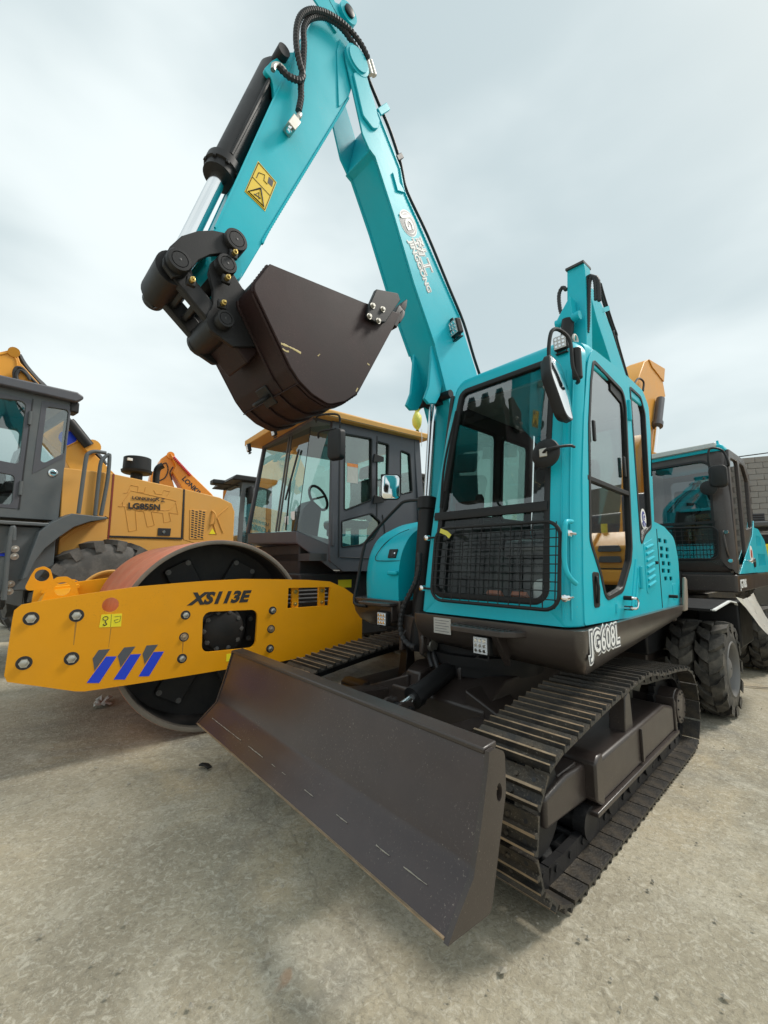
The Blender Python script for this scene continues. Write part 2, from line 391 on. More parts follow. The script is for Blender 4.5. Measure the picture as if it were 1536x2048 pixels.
# ---- tracks
PATH = [(1.13,.588),(.9,.625),(.39,.682),(-.09,.708),(-.45,.66),(-.83,.622),(-1.10,.572),(-1.245,.46),(-1.295,.3),(-1.27,.15),(-1.17,.055),(-1.0,.028),(-.5,.028),(0,.028),(.5,.028),(.98,.03),(1.14,.075),(1.26,.18),(1.305,.31),(1.285,.44),(1.225,.53)]
pp = [Vector((p.x, p.y)) for p in crom([(a, b, 0) for a, b in PATH], 8, True)]
ln = [0]
for i in range(len(pp)): ln.append(ln[-1]+(pp[(i+1) % len(pp)]-pp[i]).length)
NSH = round(ln[-1]/.140); PITCH = ln[-1]/NSH
def on_path(s):
    s %= ln[-1]
    for i in range(len(pp)):
        if ln[i+1] >= s: return pp[i].lerp(pp[(i+1) % len(pp)], (s-ln[i])/(ln[i+1]-ln[i]))
# shoe: local x along travel, y width, z outward
h = PITCH*.47; sh = M()
prof = [(-h, 0), (-h, .012), (-h+.006, .030), (-h+.016, .030), (-h+.022, .012), (-.010, .012), (-.004, .032), (.008, .032), (.014, .012), (h-.014, .012), (h, .018), (h, 0)]
sh.prism(prof, 'y', -.2, .2)
shoe_me = sh.mesh('track_shoe', 'track_steel', 30)
lk = M()
for y in (-.075, .075): lk.box((-h*1.05, y-.018, -.075), (h*1.05, y+.018, -.001))
lk.cyl((0, -.1, -.045), (0, .1, -.045), .018, 10)
link_me = lk.mesh('track_link', 'black_part')
sb = M()
for x in (-.035, .030):
    for y in (-.075, .075): sb.prism([(x+a*.010, y+b*.010) for a, b in HEX], 'z', .011, .021)
sbolt_me = sb.mesh('shoe_bolts', 'track_steel')
hole_me = M().lathe((0, 0, .0105), (0, 0, 1), [(0, .009), (.0022, .009)], 12).mesh('shoe_hole', 'label_black')
ridge = M().box((-h+.007, -.199, .0300), (-h+.015, .199, .0315)).box((-.003, -.199, .0320), (.007, .199, .0335)).mesh('worn_ridge', 'worn_steel')
pbr('grey_steel', (.17, .155, .135), .4, metal=.7, var=.4, scale=30)
ridge2 = ridge.copy(); ridge2.materials[0] = MT['grey_steel']
for sy in (1, -1):
    yc = .90*sy
    fr = M()
    fr.prism([(-.86,.19),(.50,.19),(.56,.22),(.56,.40),(-.64,.415),(-.86,.36)], 'y', yc-.13, yc+.13)
    fr.prism([(.56,.21),(1.02,.24),(1.02,.37),(.80,.40),(.56,.385)], 'y', yc-.085, yc+.085)
    tf = fr.obj('track_frame', 'brown', ex, .018, 3)
    M().box((-.90, yc-.145, .165), (.62, yc+.150, .19)).obj('rub_rail', 'brown', tf, .005)
    M().prism([(.50,.185),(.535,.185),(.60,.23),(.60,.405),(.56,.43),(.50,.43)], 'y', yc-.14, yc+.14).obj('end_plate', 'brown', tf, .012)
    M().prism([(-.90,.18),(-.865,.18),(-.865,.42),(-.90,.38)], 'y', yc-.14, yc+.14).obj('end_plate', 'brown', tf, .006)
    M().box((.64, yc-.04, .385), (.84, yc+.06, .405)).obj('grease_cover', 'brown', tf, .006)
    half = [(-.10+.055*math.cos(a), .30+.095*math.sin(a)) for a in [PI/2+PI*i/14 for i in range(15)]]
    M().prism(half, 'y', yc+.13*sy, yc+.146*sy).obj('lashing_plate', 'brown', tf, .003)
    cb = M().prism([(-.08,.40),(.06,.40),(.03,.60),(-.04,.62),(-.06,.60)], 'y', yc+.015, yc+.105); cb.cyl((-.01, yc-.08, .60), (-.01, yc+.10, .60), .045)
    cb.obj('carrier_roller', 'brown', tf, .006)
    for x in (-.62, -.31, 0., .31, .62): M().lathe((x, yc-.11, .13), (0, 1, 0), [(0, .075), (.06, .075), (.065, .055), (.155, .055), (.16, .075), (.22, .075)], 18).obj('track_roller', 'black_part', tf)
    M().lathe((1.0, yc-.06, .31), (0, 1, 0), [(0, .10), (.01, .19), (.03, .20), (.035, .225), (.085, .225), (.09, .20), (.11, .19), (.12, .10)], 30).obj('idler', 'black_part', tf)
    sp = M(); tp = []
    for i in range(42): a = 2*PI*i/42; tp.append((-1.01+(.235 if i % 2 else .195)*math.cos(a), .32+(.235 if i % 2 else .195)*math.sin(a)))
    sp.prism(tp, 'y', yc-.02, yc+.02); sp.obj('sprocket', 'black_part', tf)
    mo = M().lathe((-1.01, yc-.1*sy, .33), (0, sy, 0), [(0, .125), (.22, .125), (.225, .118), (.245, .118), (.25, .105)], 30).obj('travel_motor', 'brown', tf)
    bm_ = bolt_mesh('motor_bolt', .007, .006, 'black_part', False)
    for i in range(10): a = 2*PI*i/10; inst('motor_bolt', bm_, tf, at((-1.01+.098*math.cos(a), yc+.149*sy, .33+.098*math.sin(a)), (0, sy, 0)))
    ch = M(); ch.tube([(p.x*.985, yc, p.y*.93+.022) for p in pp[::4]], .028, 6, 2, True)
    tk = ch.obj('track_chain', 'black_part', ex)
    for i in range(NSH):
        s = i*PITCH; p = on_path(s); q = (on_path(s+.03)-on_path(s-.03)).normalized()
        # outward normal: path runs rearwards on top
        nx = Vector((q.x, 0, q.y)); nz_ = Vector((q.y, 0, -q.x)); ny = nz_.cross(nx)
        mw = Matrix.Translation((p.x, yc, p.y)) @ Matrix((nx, ny, nz_)).transposed().to_4x4()
        inst('track_shoe', shoe_me, tk, mw); inst('track_link', link_me, tk, mw)
        if p.y > .2: inst('shoe_bolts', sbolt_me, tk, mw)['kind'] = 'stuff'
        if p.x > .55 and p.y > .2:
            for hx_, hy_ in ((-.036, -.15), (-.036, .15), (.032, -.15), (.032, .15)): inst('shoe_hole', hole_me, tk, mw @ Matrix.Translation((hx_, hy_, 0)))
        if p.y > .12: inst('worn_ridge', ridge if p.x > .35 else ridge2, tk, mw)
# ---- lower frame
lf = M()
lf.prism([(-.62,.34),(.62,.34),(.62,.50),(.35,.64),(-.35,.64),(-.62,.50)], 'y', -.40, .40)
for sx in (1, -1):
    for sy in (1, -1):
        lf.loft([[(sx*.25, sy*.25, .36), (sx*.60, sy*.25, .36), (sx*.60, sy*.25, .60), (sx*.25, sy*.25, .60)], [(sx*.42, sy*.78, .24), (sx*.62, sy*.78, .24), (sx*.62, sy*.78, .40), (sx*.42, sy*.78, .40)]])
lfo = lf.obj('lower_frame', 'brown', ex, .014, 3)
M().lathe((0, 0, .62), (0, 0, 1), [(0, .44), (.07, .44), (.075, .47), (.14, .47), (.145, .42), (.20, .42)], 48).obj('swing_ring', 'black_part', ex)
# ---- dozer blade, arms and ram
A = [(1.500,.752),(1.548,.59),(1.605,.417),(1.675,.357),(1.738,.304)]; Bq = [(1.590,.758),(1.638,.59),(1.697,.421),(1.767,.362),(1.828,.304)]
yA, yB = -1.15, 1.075
def lerp2(p, q, t): return (p[0]+(q[0]-p[0])*t, p[1]+(q[1]-p[1])*t)
A = [lerp2(a, b, .06) for a, b in zip(A, Bq)]
Af = crom([(a, b, 0) for a, b in A[:3]], 6); Bf = crom([(a, b, 0) for a, b in Bq[:3]], 6)
fa = [(p.x, p.y) for p in Af]+A[3:]; fb = [(p.x, p.y) for p in Bf]+Bq[3:]
def shell(f, t=.022):
    back = [(x-t-.0, z) for x, z in f]; back[-1] = (f[-1][0]-.02, f[-1][1]+.004); return f+back[::-1]
nb = 14; lp = []
for i in range(nb+1):
    t = i/nb; y = yA+(yB-yA)*t; f = [lerp2(p, q, t) for p, q in zip(fa, fb)]
    lp.append([(x, y, z) for x, z in shell(f)])
bl = M().loft(lp).obj('blade', 'blade_paint', ex, .004, 2)
# end plates, top rail, cutting edge seam
def endplate(f, y0, y1, nm):
    top = f[0]; tip = f[-1]
    poly = [(top[0]+.008, top[1]+.004), (top[0]-.03, top[1]+.008), (top[0]-.088, top[1]-.02), (top[0]-.088, top[1]-.15), (top[0]-.01, top[1]-.385), (top[0]+.02, top[1]-.475), (top[0]+.05, top[1]-.478), (tip[0]+.006, tip[1]-.002)]
    front = [(x+.006, z) for x, z in f[::-1][1:-1]]
    hole = circ((top[0]-.045, top[1]-.14), .017, 14, .030)
    return M().prism(rpoly(poly, [0, .02, .03, 0, 0, .02, .02, 0], 3)+front, 'y', y0, y1, [hole]).obj(nm, 'brown', bl, .004)
endplate(fb, yB-.002, yB+.016, 'end_plate'); endplate(fa, yA-.014, yA+.002, 'end_plate')
tr = M().loft([[(a[0]+.012, yA+.005, a[1]-.010), (a[0]+.012, yA+.005, a[1]+.012), (a[0]-.07, yA+.005, a[1]+.016), (a[0]-.07, yA+.005, a[1]-.01)] for a in fa[:1]]+[[(a[0]+.012, yB-.005, a[1]-.010), (a[0]+.012, yB-.005, a[1]+.012), (a[0]-.07, yB-.005, a[1]+.016), (a[0]-.07, yB-.005, a[1]-.01)] for a in fb[:1]])
tr.obj('top_rail', 'brown', bl, .006)
seam = []
for i in range(61):
    t = i/60; p = lerp2(A[3], Bq[3], t); seam.append((p[0]+.004, yA+.012+(yB-yA-.024)*t, p[1]+.001+.002*random.random()))
random.seed(5); i = 0
pbr('chipped_edge', (.36, .33, .28), .6, metal=.2, var=.3, scale=40)
while i < 60:
    k = min(60-i, random.randint(1, 2))
    if random.random() < (.72 if i < 26 or i > 48 else .4): M().tube(seam[i:i+k+1], lambda t: .0006+.0020*random.random(), 5, 2).obj('chipped_seam', 'chipped_edge', bl)
    i += k
M().loft([[(a[0]+.001, y, a[1]-.001), (a[0]+.003, y, a[1]+.006), (a[0]-.022, y, a[1]+.004), (a[0]-.022, y, a[1]-.004)] for a, y in ((fa[-1], yA+.002), (fb[-1], yB-.004))]).obj('cutting_edge', 'worn_steel', bl)
for sy, yy in ((1, .42), (-1, -.50)):
    ar = M().loft([[(.55, yy-.07, .30), (.55, yy+.07, .30), (.55, yy+.07, .46), (.55, yy-.07, .46)], [(1.05, yy+sy*.05-.07, .36), (1.05, yy+sy*.05+.07, .36), (1.05, yy+sy*.05+.07, .52), (1.05, yy+sy*.05-.07, .52)], [(1.54, yy+sy*.12-.05, .40), (1.54, yy+sy*.12+.05, .40), (1.54, yy+sy*.12+.05, .60), (1.54, yy+sy*.12-.05, .60)]])
    ar.cyl((.55, yy-.10, .38), (.55, yy+.10, .38), .07, 20)
    ar.obj('push_arm', 'brown', ex, .012, 3)
M().box((1.02, -.50, .36), (1.10, .42, .50)).obj('cross_beam', 'brown', ex, .012)
for y in (-.075, .055):
    M().prism([(.93,.36),(1.18,.40),(1.12,.50),(.98,.56),(.90,.55),(.87,.50)], 'y', y, y+.022, [circ((.92,.50), .025, 14)]).obj('ram_bracket', 'brown', ex, .004)
M().cyl((.92, -.10, .50), (.92, .10, .50), .026).obj('ram_pin', 'black_part', ex)
dr = M().lathe((.36, 0, .672), (.56, 0, -.172), [(0, .05), (.03, .062), (.42, .062), (.425, .072), (.475, .072), (.48, .05)], 26).obj('blade_ram', 'black_part', ex)
M().lathe((.36, 0, .672), (.56, 0, -.172), [(.46, .034), (.58, .034)], 18).obj('ram_rod', 'chrome', dr)
for y in (-.10, .07): M().prism([(.18,.45),(.42,.40),(.44,.66),(.40,.73),(.33,.73),(.28,.66)], 'y', y, y+.03).obj('ram_lug', 'brown', ex, .006)
M().cyl((.36, -.125, .68), (.36, .125, .68), .034).obj('ram_pin', 'black_part', ex)
for y in (-.20, -.15):
    M().tube([(.50, y+.10, .66), (.47, y+.04, .74), (.40, y, .76), (.34, y, .70), (.30, y, .60)], .016, 8, 5, rib=.003, step=.008).obj('ram_hose', 'hose', ex)
M().prism([(.40,.42),(.60,.42),(.56,.62),(.45,.64)], 'y', -.30, -.16).obj('valve_cover', 'brown', ex, .015)


# ---- upper structure: skirts
def skirt(outline, ztop, zb, name):
    loops = []
    cx = sum(p[0] for p in outline)/len(outline); cy = sum(p[1] for p in outline)/len(outline)
    for k, ins in ((0, .17), (.25, .06), (.5, .015), (.75, 0), (1, 0)):
        lp = []
        for x, y in outline:
            z0 = zb(x, y); d = Vector((cx-x, cy-y)).normalized()*ins
            lp.append((x+d.x, y+d.y, z0+(ztop-z0)*k))
        loops.append(lp)
    return M().loft(loops).obj(name, 'skirt_paint', ex, .008, 2)
sk = skirt(rpoly([(.665,-.13),(.665,1.035),(-1.42,1.035),(-1.66,.70),(-1.66,-.13)], [.03,.05,.18,.2,.02], 5), 1.052, lambda x, y: .80+.125*max(0, (.5-x))/2.1+.06*max(0, .5-y), 'skirt')
skr = skirt(rpoly([(.50,-1.03),(.50,-.42),(-1.5,-.42),(-1.5,-1.03)], [.06,.02,.02,.1], 4), 1.10, lambda x, y: .86+.03*max(0, .4-x), 'skirt')
M().prism([(.50,.80),(.50,1.0),(-1.2,1.0),(-1.2,.80)], 'y', -.42, -.13).obj('deck', 'brown', ex, .01)
cwt = M().loft([[(-1.28-.55*math.cos(a)*k, 1.0*math.sin(a), z) for a in [PI*(-.5+i/16) for i in range(17)]] for z, k in ((.92, .7), (1.0, .95), (1.35, 1), (1.42, .95))]); cwt.obj('counterweight', 'brown', ex, .02)
M().prism([(-1.36,1.0),(-1.46,1.0),(-1.50,1.10),(-1.52,1.26),(-1.47,1.28),(-1.40,1.12)], 'y', 1.02, 1.045).obj('tail_bracket', 'tan_steel', ex, .01)
# skirt details
def worklight(p, parent, d=(1, 0, 0), s=1.):
    b = M().box((-.03*s, -.055*s, -.055*s), (.02*s, .055*s, .055*s)); mw = Matrix.Translation(Vector(p)) @ frame3(None, d, Vector((0, 0, 1)).cross(Vector(d)))
    o = inst('work_light', b.mesh('work_light', 'black_plastic'), parent, mw, .012, 3)
    inst('lens', M().box((.0205*s, -.047*s, -.047*s), (.024*s, .047*s, .047*s)).mesh('lens', 'lens'), o, None, .006)
    led = M()
    for i in range(3):
        for j in range(3): led.lathe((.024*s, (i-1)*.028*s, (j-1)*.028*s), (1, 0, 0), [(0, .011*s), (.004*s, .009*s)], 10)
    inst('led', led.mesh('led', 'chrome'), o)
    brk = M(); brk.box((-.02*s, -.045*s, -.082*s), (.01*s, .045*s, -.074*s))
    for y in (-.035, .035): brk.cyl((-.005*s, y*s, -.082*s), (-.005*s, y*s, -.05*s), .005*s, 8)
    inst('bracket', brk.mesh('bracket', 'black_part'), o)
    return o
worklight((.735, .487, .922), ex)
pl = [(.60,.20),(.60,.76),(.73,.70),(.785,.64),(.785,.30),(.73,.25)]
M().prism(rpoly(pl, .02, 3), 'z', .985, 1.02).obj('step_plate', 'brown', ex, .006)
M().prism([(.62,.80),(.76,.985),(.62,.985)], 'y', .56, .60).obj('step_gusset', 'brown', ex, .004)
tread = M()
for i in range(9):
    for j in range(3): tread.box((.645+j*.045, .29+i*.045, 1.02), (.672+j*.045, .300+i*.045, 1.0235))
tread.obj('tread_pattern', 'brown', ex)
pp_ = M().box((.664, .062, .938), (.668, .204, 1.038)).obj('data_plate', 'plate_metal', ex)
for i in range(5): M().box((.668, .075, .952+i*.017), (.669, .19-.02*(i % 2), .955+i*.017)).obj('printed_line', 'decal_grey', pp_)
worklight((.575, -.53, .965), ex)
M().prism(rpoly([(.49,-.86),(.49,-.44),(.58,-.46),(.61,-.52),(.61,-.80)], .02, 3), 'z', 1.06, 1.085).obj('step_plate', 'brown', ex, .006)
M().box((.49, -.60, .94), (.55, -.46, 1.06)).obj('light_bracket', 'brown', ex, .006)
# lettering on the left skirt
TX = dict(o=(.575, 1.0365, .93), x=(-1, 0, .015), y=(-.16, 0, 1))
for i, (mt, off, lift) in enumerate((('white', .020, 0.), ('decal_grey', .0125, .0015), ('white', .002, .003))):
    text('model_lettering', 'JG608L', mt, sk, **TX, size=.155, off=off, sx=.86, space=1.06, lift=lift)
# ---- cab front
def fx(z):
    a, b, c = (1.064, .636), (1.884, .558), (2.747, .384)
    return a[1]*(z-b[0])*(z-c[0])/((a[0]-b[0])*(a[0]-c[0]))+b[1]*(z-a[0])*(z-c[0])/((b[0]-a[0])*(b[0]-c[0]))+c[1]*(z-a[0])*(z-b[0])/((c[0]-a[0])*(c[0]-b[0]))
yr = lambda z: -.105+.150*(z-1.06)/1.7
def cout(d, r=(.01, .01, .16, .10)):
    return rpoly([(yr(1.06)+d, 1.062), (1.0-d, 1.062), (1.0-d, 2.815-d*1.1), (yr(2.8)+d, 2.80-d*1.1)], list(r), 6, 8)
cinn = rpoly([(.005, 1.165), (.858, 1.165), (.862, 2.680), (.125, 2.675)], [.10, .10, .05, .07], 6, 8)
def mp3(l, dx): return [(fx(z)+dx, y, z) for y, z in l]
cab = M().loft([mp3(cout(0), -.10), mp3(cout(.012), -.045), mp3(cout(.035), -.012), mp3(cout(.06), 0), mp3(cinn, 0), mp3(cinn, -.05)], False, False)
cab.v = [(x, y, z) for x, y, z in cab.v]
for d_ in (.030, .072): M().tube([(fx(z)+(.002 if d_ > .05 else -.010), 1.0-d_, z) for z in (1.10, 1.4, 1.8, 2.2, 2.55)], .0045, 6, 4).obj('pillar_groove', 'teal', ex)
cabo = cab.obj('cab_front_frame', 'teal', ex, 0, 2, 50)
def shrink(l, d):
    c = Vector((sum(p[0] for p in l)/len(l), sum(p[1] for p in l)/len(l))); out = []
    for i in range(len(l)):
        t = Vector(l[(i+1) % len(l)])-Vector(l[i-1]); n = Vector((-t.y, t.x)).normalized() if t.length else Vector((0, 0))
        out.append((l[i][0]+n.x*d, l[i][1]+n.y*d))
    return out
sealin = shrink(cinn, .035)
M().loft([mp3(cinn, .003), mp3(shrink(cinn, .012), .008), mp3(sealin, .003), mp3(sealin, -.03)], False, False).obj('window_seal', 'black_plastic', ex, 0, 2, 50)
def pane(z0, z1, name, mt, dx):
    n = 10; v = []; f = []
    for t in (0, .006):
        for i in range(n+1):
            z = z0+(z1-z0)*i/n; v += [(fx(z)+dx-t, .02+.09*(z-1.17)/1.5, z), (fx(z)+dx-t, .845, z)]
    for i in range(n): f.append((2*i, 2*i+1, 2*i+3, 2*i+2))
    return M().add(v[:2*n+2], f).obj(name, mt, ex)
pane(1.745, 2.675, 'windshield', 'glass', -.015); pane(1.175, 1.70, 'lower_window', 'glass_clear', -.015)
M().loft([[(fx(z)+d, y, z) for z, d in ((1.695, -.03), (1.695, .012), (1.722, .018), (1.75, .012), (1.75, -.03))] for y in (.02, .85)]).obj('window_divider', 'black_plastic', ex)
M().loft([[(fx(z)-.018, y, z) for z in (2.55, 2.67)] for y in (.125, .83)], False, False, False).obj('sun_strip', 'glass_dark', ex)
# wiper
M().tube([(fx(1.78)+.02, .075, 1.78), (fx(2.1)+.03, .085, 2.1), (fx(2.5)+.02, .13, 2.5)], .009, 6).obj('wiper_arm', 'black_plastic', ex)
M().sweep([(fx(1.9)+.016, .10, 1.9), (fx(2.5)+.014, .155, 2.5)], .022, .012, (1, 0, 0)).obj('wiper_blade', 'black_plastic', ex)
# ---- roof
def rsec(x, z1, d=0):
    return [(x, y, z) for y, z in rpoly([(yr(2.6)+d, 2.62), (1.0-d, 2.62), (1.0-d, z1-.02), (yr(2.8)+d, z1-.035)], [.01, .01, .11, .11], 6)]
M().loft([rsec(.29, 2.805, .008), rsec(.20, 2.825), rsec(-.3, 2.83), rsec(-.82, 2.80), rsec(-.91, 2.76, .02), rsec(-.935, 2.70, .05)]).obj('roof', 'teal', ex, 0, 2, 50)
M().box((-.90, .06, 2.60), (.28, .96, 2.62)).obj('headliner', 'interior_light', ex)
def eye(p, r=.022, mt='zinc'):
    return M().tube([(p[0]+r*math.cos(2*PI*i/10), p[1], p[2]+r+r*math.sin(2*PI*i/10)) for i in range(10)], r*.28, 6, 2, True).obj('lifting_eye', mt, ex)
eye((.20, .90, 2.815), .03); eye((-.78, .93, 2.79), .025); eye((.12, .12, 2.81), .02)
# ---- door on the machine's left side
DO = rpoly([(.548,1.068),(.535,1.3),(.472,1.88),(.40,2.25),(.295,2.62),(.20,2.745),(-.425,2.765),(-.368,1.045)], [.02,.3,.5,.5,.3,.10,.03,.02], 5)
DG = rpoly([(.21,2.675),(-.335,2.62),(-.372,2.50),(-.292,1.50),(-.25,1.40),(-.06,1.215),(.235,1.172),(.30,1.33),(.425,1.52),(.345,2.22),(.272,2.52)], [.06,.10,.1,.1,.1,.12,.08,.15,.10,.5,.2], 5)
door = M().prism(DO, 'y', .962, 1.004, [DG]).obj('door', 'teal', ex, .007, 2)
def ringseal(poly, w, y0, y1, name, par, mt='black_plastic'):
    c = Vector((sum(p[0] for p in poly)/len(poly), sum(p[1] for p in poly)/len(poly)))
    a = shrink(poly, w); 
    if sum((Vector(p)-c).length for p in a) > sum((Vector(p)-c).length for p in poly): a = shrink(poly, -w)
    M().prism(poly, 'y', y0, y1, [a]).obj(name, mt, par, .003); return a
gi = ringseal(DG, .026, .960, 1.008, 'window_seal', door)
M().prism(DG, 'y', .985, .989).obj('door_glass', 'glass_tint', door)
M().prism([(.40,1.875),(-.325,1.855),(-.328,1.885),(.398,1.905)], 'y', .975, 1.006).obj('glass_rail', 'black_plastic', door, .004)
M().prism([(-.10,2.61),(-.34,2.585),(-.385,2.45),(-.335,1.90),(-.30,1.90),(-.335,2.42),(-.30,2.52),(-.10,2.56)], 'y', .990, .997).obj('sliding_frame', 'black_plastic', door)
M().box((.245, .996, 2.13), (.275, 1.012, 2.26)).obj('glass_catch', 'black_plastic', door, .006)
M().box((-.26, .996, 1.98), (-.23, 1.012, 2.12)).obj('glass_catch', 'black_plastic', door, .006)
hd = M().prism(rpoly([(.415,1.35),(.315,1.345),(.33,1.15),(.412,1.15)], .02, 4), 'y', 1.003, 1.007).obj('handle_recess', 'black_plastic', door, .002)
M().sweep([(.372, 1.012, 1.325), (.378, 1.022, 1.26), (.374, 1.014, 1.175)], .022, .012, (0, 1, 0)).obj('door_handle', 'black_part', hd, .004)
gb = M().tube([(-.07, 1.005, 1.18), (-.07, 1.06, 1.18), (-.10, 1.065, 1.178), (-.16, 1.055, 1.15), (-.10, 1.065, 1.12), (-.06, 1.06, 1.118), (-.06, 1.005, 1.118)], .008, 8).obj('grab_loop', 'chrome', door)
for z in (1.18, 1.118): M().cyl((-.068, 1.003, z), (-.068, 1.05, z), .014).obj('grab_end', 'black_plastic', gb)
for x0, z0, x1, z1 in ((-.20, 1.12, -.34, 1.42), (-.27, 1.12, -.355, 1.30), (.08, 1.10, .075, 1.15)):
    M().tube([(x0, 1.002, z0), (x1, 1.002, z1)], .011, 8, smooth=False).obj('pressed_rib', 'teal', door)
for z in (2.49, 1.30):
    M().cyl((-.405, 1.012, z-.075), (-.405, 1.012, z+.075), .014, 12).box((-.45, .995, z-.07), (-.36, 1.008, z+.07)).obj('hinge', 'teal', ex, .003)
# ---- rear quarter with window and louvred hatch
QO = rpoly([(-.428,2.765),(-.80,2.755),(-.93,2.66),(-.935,2.45),(-.845,1.71),(-.845,1.045),(-.372,1.045)], [.01,.08,.08,.1,.05,.01,.01], 4)
QG = rpoly([(-.475,2.70),(-.745,2.69),(-.825,2.57),(-.765,1.66),(-.60,1.60),(-.475,1.50)], [.03,.08,.1,.05,.1,.03], 4)
rq = M().prism(QO, 'y', .962, 1.003, [QG]).obj('rear_quarter', 'teal', ex, .006, 2)
ringseal(QG, .024, .960, 1.007, 'window_seal', rq)
M().prism(QG, 'y', .985, .989).obj('quarter_glass', 'glass_tint', rq)
HO = rpoly([(-.54,1.535),(-.775,1.585),(-.775,1.225),(-.54,1.175)], .03, 4)
hat = M().prism(HO, 'y', 1.002, 1.007).obj('service_hatch', 'teal', rq, .003)
for i in range(7):
    z = 1.245+i*.045; M().tube([(-.575, 1.007, z-.012), (-.74, 1.007, z+.016)], .0115, 8, smooth=False).obj('louvre', 'teal', hat)
M().cyl((-.80, .99, 1.40), (-.80, 1.02, 1.40), .012).obj('hatch_lock', 'black_plastic', rq)
st = disc((-.632,1.722), 1, 'y', .9915, .9925).v
stk = M().prism(circ((-.632,1.722), .062, 28, .075), 'y', .9895, .9905).obj('round_sticker', 'white', rq)
M().prism(circ((-.632,1.735), .036, 20, .044), 'y', .9905, .9912).obj('sticker_emblem', 'logo_blue', stk)
for i in range(3): M().tube([(-.632+(.045-.008*i)*math.cos(a), .9912, 1.712+(.05-.01*i)*math.sin(a)-.0) for a in [PI*(1.15+.7*j/8) for j in range(9)]], .0022, 4, 1).obj('sticker_ring', 'logo_blue', stk)
text('sticker_letter', 'G', 'white', stk, (-.612, .9918, 1.705), (-1, 0, 0), (0, 0, 1), .075)
# ---- engine cover with vent slots
EO = rpoly([(-.848,1.045),(-.848,1.715),(-1.12,1.69),(-1.40,1.61),(-1.475,1.42),(-1.44,1.045)], [.01,.02,.2,.15,.2,.02], 5)
slots = []
for i, (x, z) in enumerate([(-.965,1.575),(-1.115,1.572),(-1.0,1.512),(-1.155,1.507),(-.985,1.456),(-1.14,1.452),(-1.02,1.396),(-1.18,1.392),(-1.0,1.338),(-1.155,1.333),(-1.05,1.276),(-1.20,1.272)]):
    slots.append(rpoly([(x-.042,z-.016),(x+.042,z-.016),(x+.042,z+.016),(x-.042,z+.016)], .007, 3))
ec = M().prism(EO, 'y', .991, 1.001, slots).obj('engine_cover', 'teal', ex, .0035, 2)
M().prism(shrink(EO, .012) if True else EO, 'y', .950, .982).obj('engine_bay', 'label_black', ec)
M().prism(rpoly([(-.848,1.045),(-.848,1.70),(-1.12,1.68),(-1.38,1.60),(-1.46,1.42),(-1.43,1.045)], [.01,.02,.2,.15,.2,.02], 5), 'y', -1.0, .949).obj('engine_hood', 'teal', ex, .03, 3)
M().prism(rpoly([(-1.22,1.10),(-1.34,1.10),(-1.34,1.23),(-1.22,1.23)], .02, 3), 'y', 1.0, 1.004).obj('latch_plate', 'teal', ec, .002)
M().cyl((-1.10, 1.0, 1.135), (-1.10, 1.06, 1.135), .013).obj('cover_catch', 'black_plastic', ec)
M().box((-.90, 1.0, 1.06), (-.893, 1.004, 1.66)).obj('cover_seam', 'black_plastic', ec)
# ---- rest of the cab shell: right wall, rear wall, floor
RW = [(.55,1.06),(.47,1.9),(.36,2.68),(-.90,2.68),(-.86,1.06)]
WH = rpoly([(.42,1.75),(.33,2.50),(-.25,2.50),(-.25,1.75)], .06, 4); WH2 = rpoly([(-.32,1.75),(-.32,2.50),(-.80,2.50),(-.78,1.75)], .06, 4)
rw = M().prism(RW, 'y', -.02, .01, [WH, WH2]); rw.v = [(x, y+.10*(z-1.06)/1.7-.075, z) for x, y, z in rw.v]
rwo = rw.obj('right_wall', 'interior', ex, .004)
for h in (WH, WH2):
    p = M().prism(shrink(h, -.01), 'y', -.006, -.002); p.v = [(x, y+.10*(z-1.06)/1.7-.075, z) for x, y, z in p.v]; p.obj('side_glass', 'glass_green', rwo)
    q = M().prism(h, 'y', .008, .022, [shrink(h, .03)]); q.v = [(x, y+.10*(z-1.06)/1.7-.075, z) for x, y, z in q.v]; q.obj('window_seal', 'black_plastic', rwo)
bw = M().prism([(-.06,1.06),(.96,1.06),(.98,2.70),(.06,2.70)], 'x', -.90, -.87, [rpoly([(.10,1.72),(.86,1.72),(.86,2.52),(.13,2.52)], .08, 4)]).obj('rear_wall', 'black_plastic', ex)
M().box((-.893, .09, 1.70), (-.889, .87, 2.53)).obj('rear_glass', 'glass_green', bw)
M().box((-.868, .15, 2.42), (-.864, .55, 2.55)).obj('notice_sheet', 'paper', bw)
M().box((-.87, -.06, 1.056), (.57, .95, 1.09)).obj('cab_floor', 'interior', ex)
# ---- cab interior
seat = M().prism(rpoly([(-.45,1.45),(.08,1.42),(.10,1.56),(-.40,1.60)], .05, 4), 'y', .26, .74)
seat.prism(rpoly([(-.44,1.58),(-.30,1.58),(-.44,2.20),(-.58,2.18)], .06, 4), 'y', .26, .74); seat.prism(rpoly([(-.50,2.22),(-.44,2.22),(-.48,2.42),(-.56,2.40)], .04, 4), 'y', .36, .64)
seat.box((-.35, .35, 1.09), (.0, .65, 1.44)); seat.obj('seat', 'seat_wrap', ex, .03, 3)
for y in (.14, .80):
    M().prism(rpoly([(-.45,1.50),(.20,1.50),(.24,1.62),(-.40,1.68)], .04, 4), 'y', y-.08, y+.08).obj('console', 'interior', ex, .02)
    M().tube([(.17, y, 1.62), (.20, y, 1.72), (.21, y, 1.80)], .014, 8).lathe((.21, y, 1.79), (0, 0, 1), [(0, .02), (.03, .032), (.09, .034), (.12, .02)], 14).obj('joystick', 'black_plastic', ex)
for y in (.38, .52): M().tube([(.38, y, 1.09), (.36, y, 1.40), (.30, y, 1.62)], .010, 6).obj('travel_lever', 'black_plastic', ex)
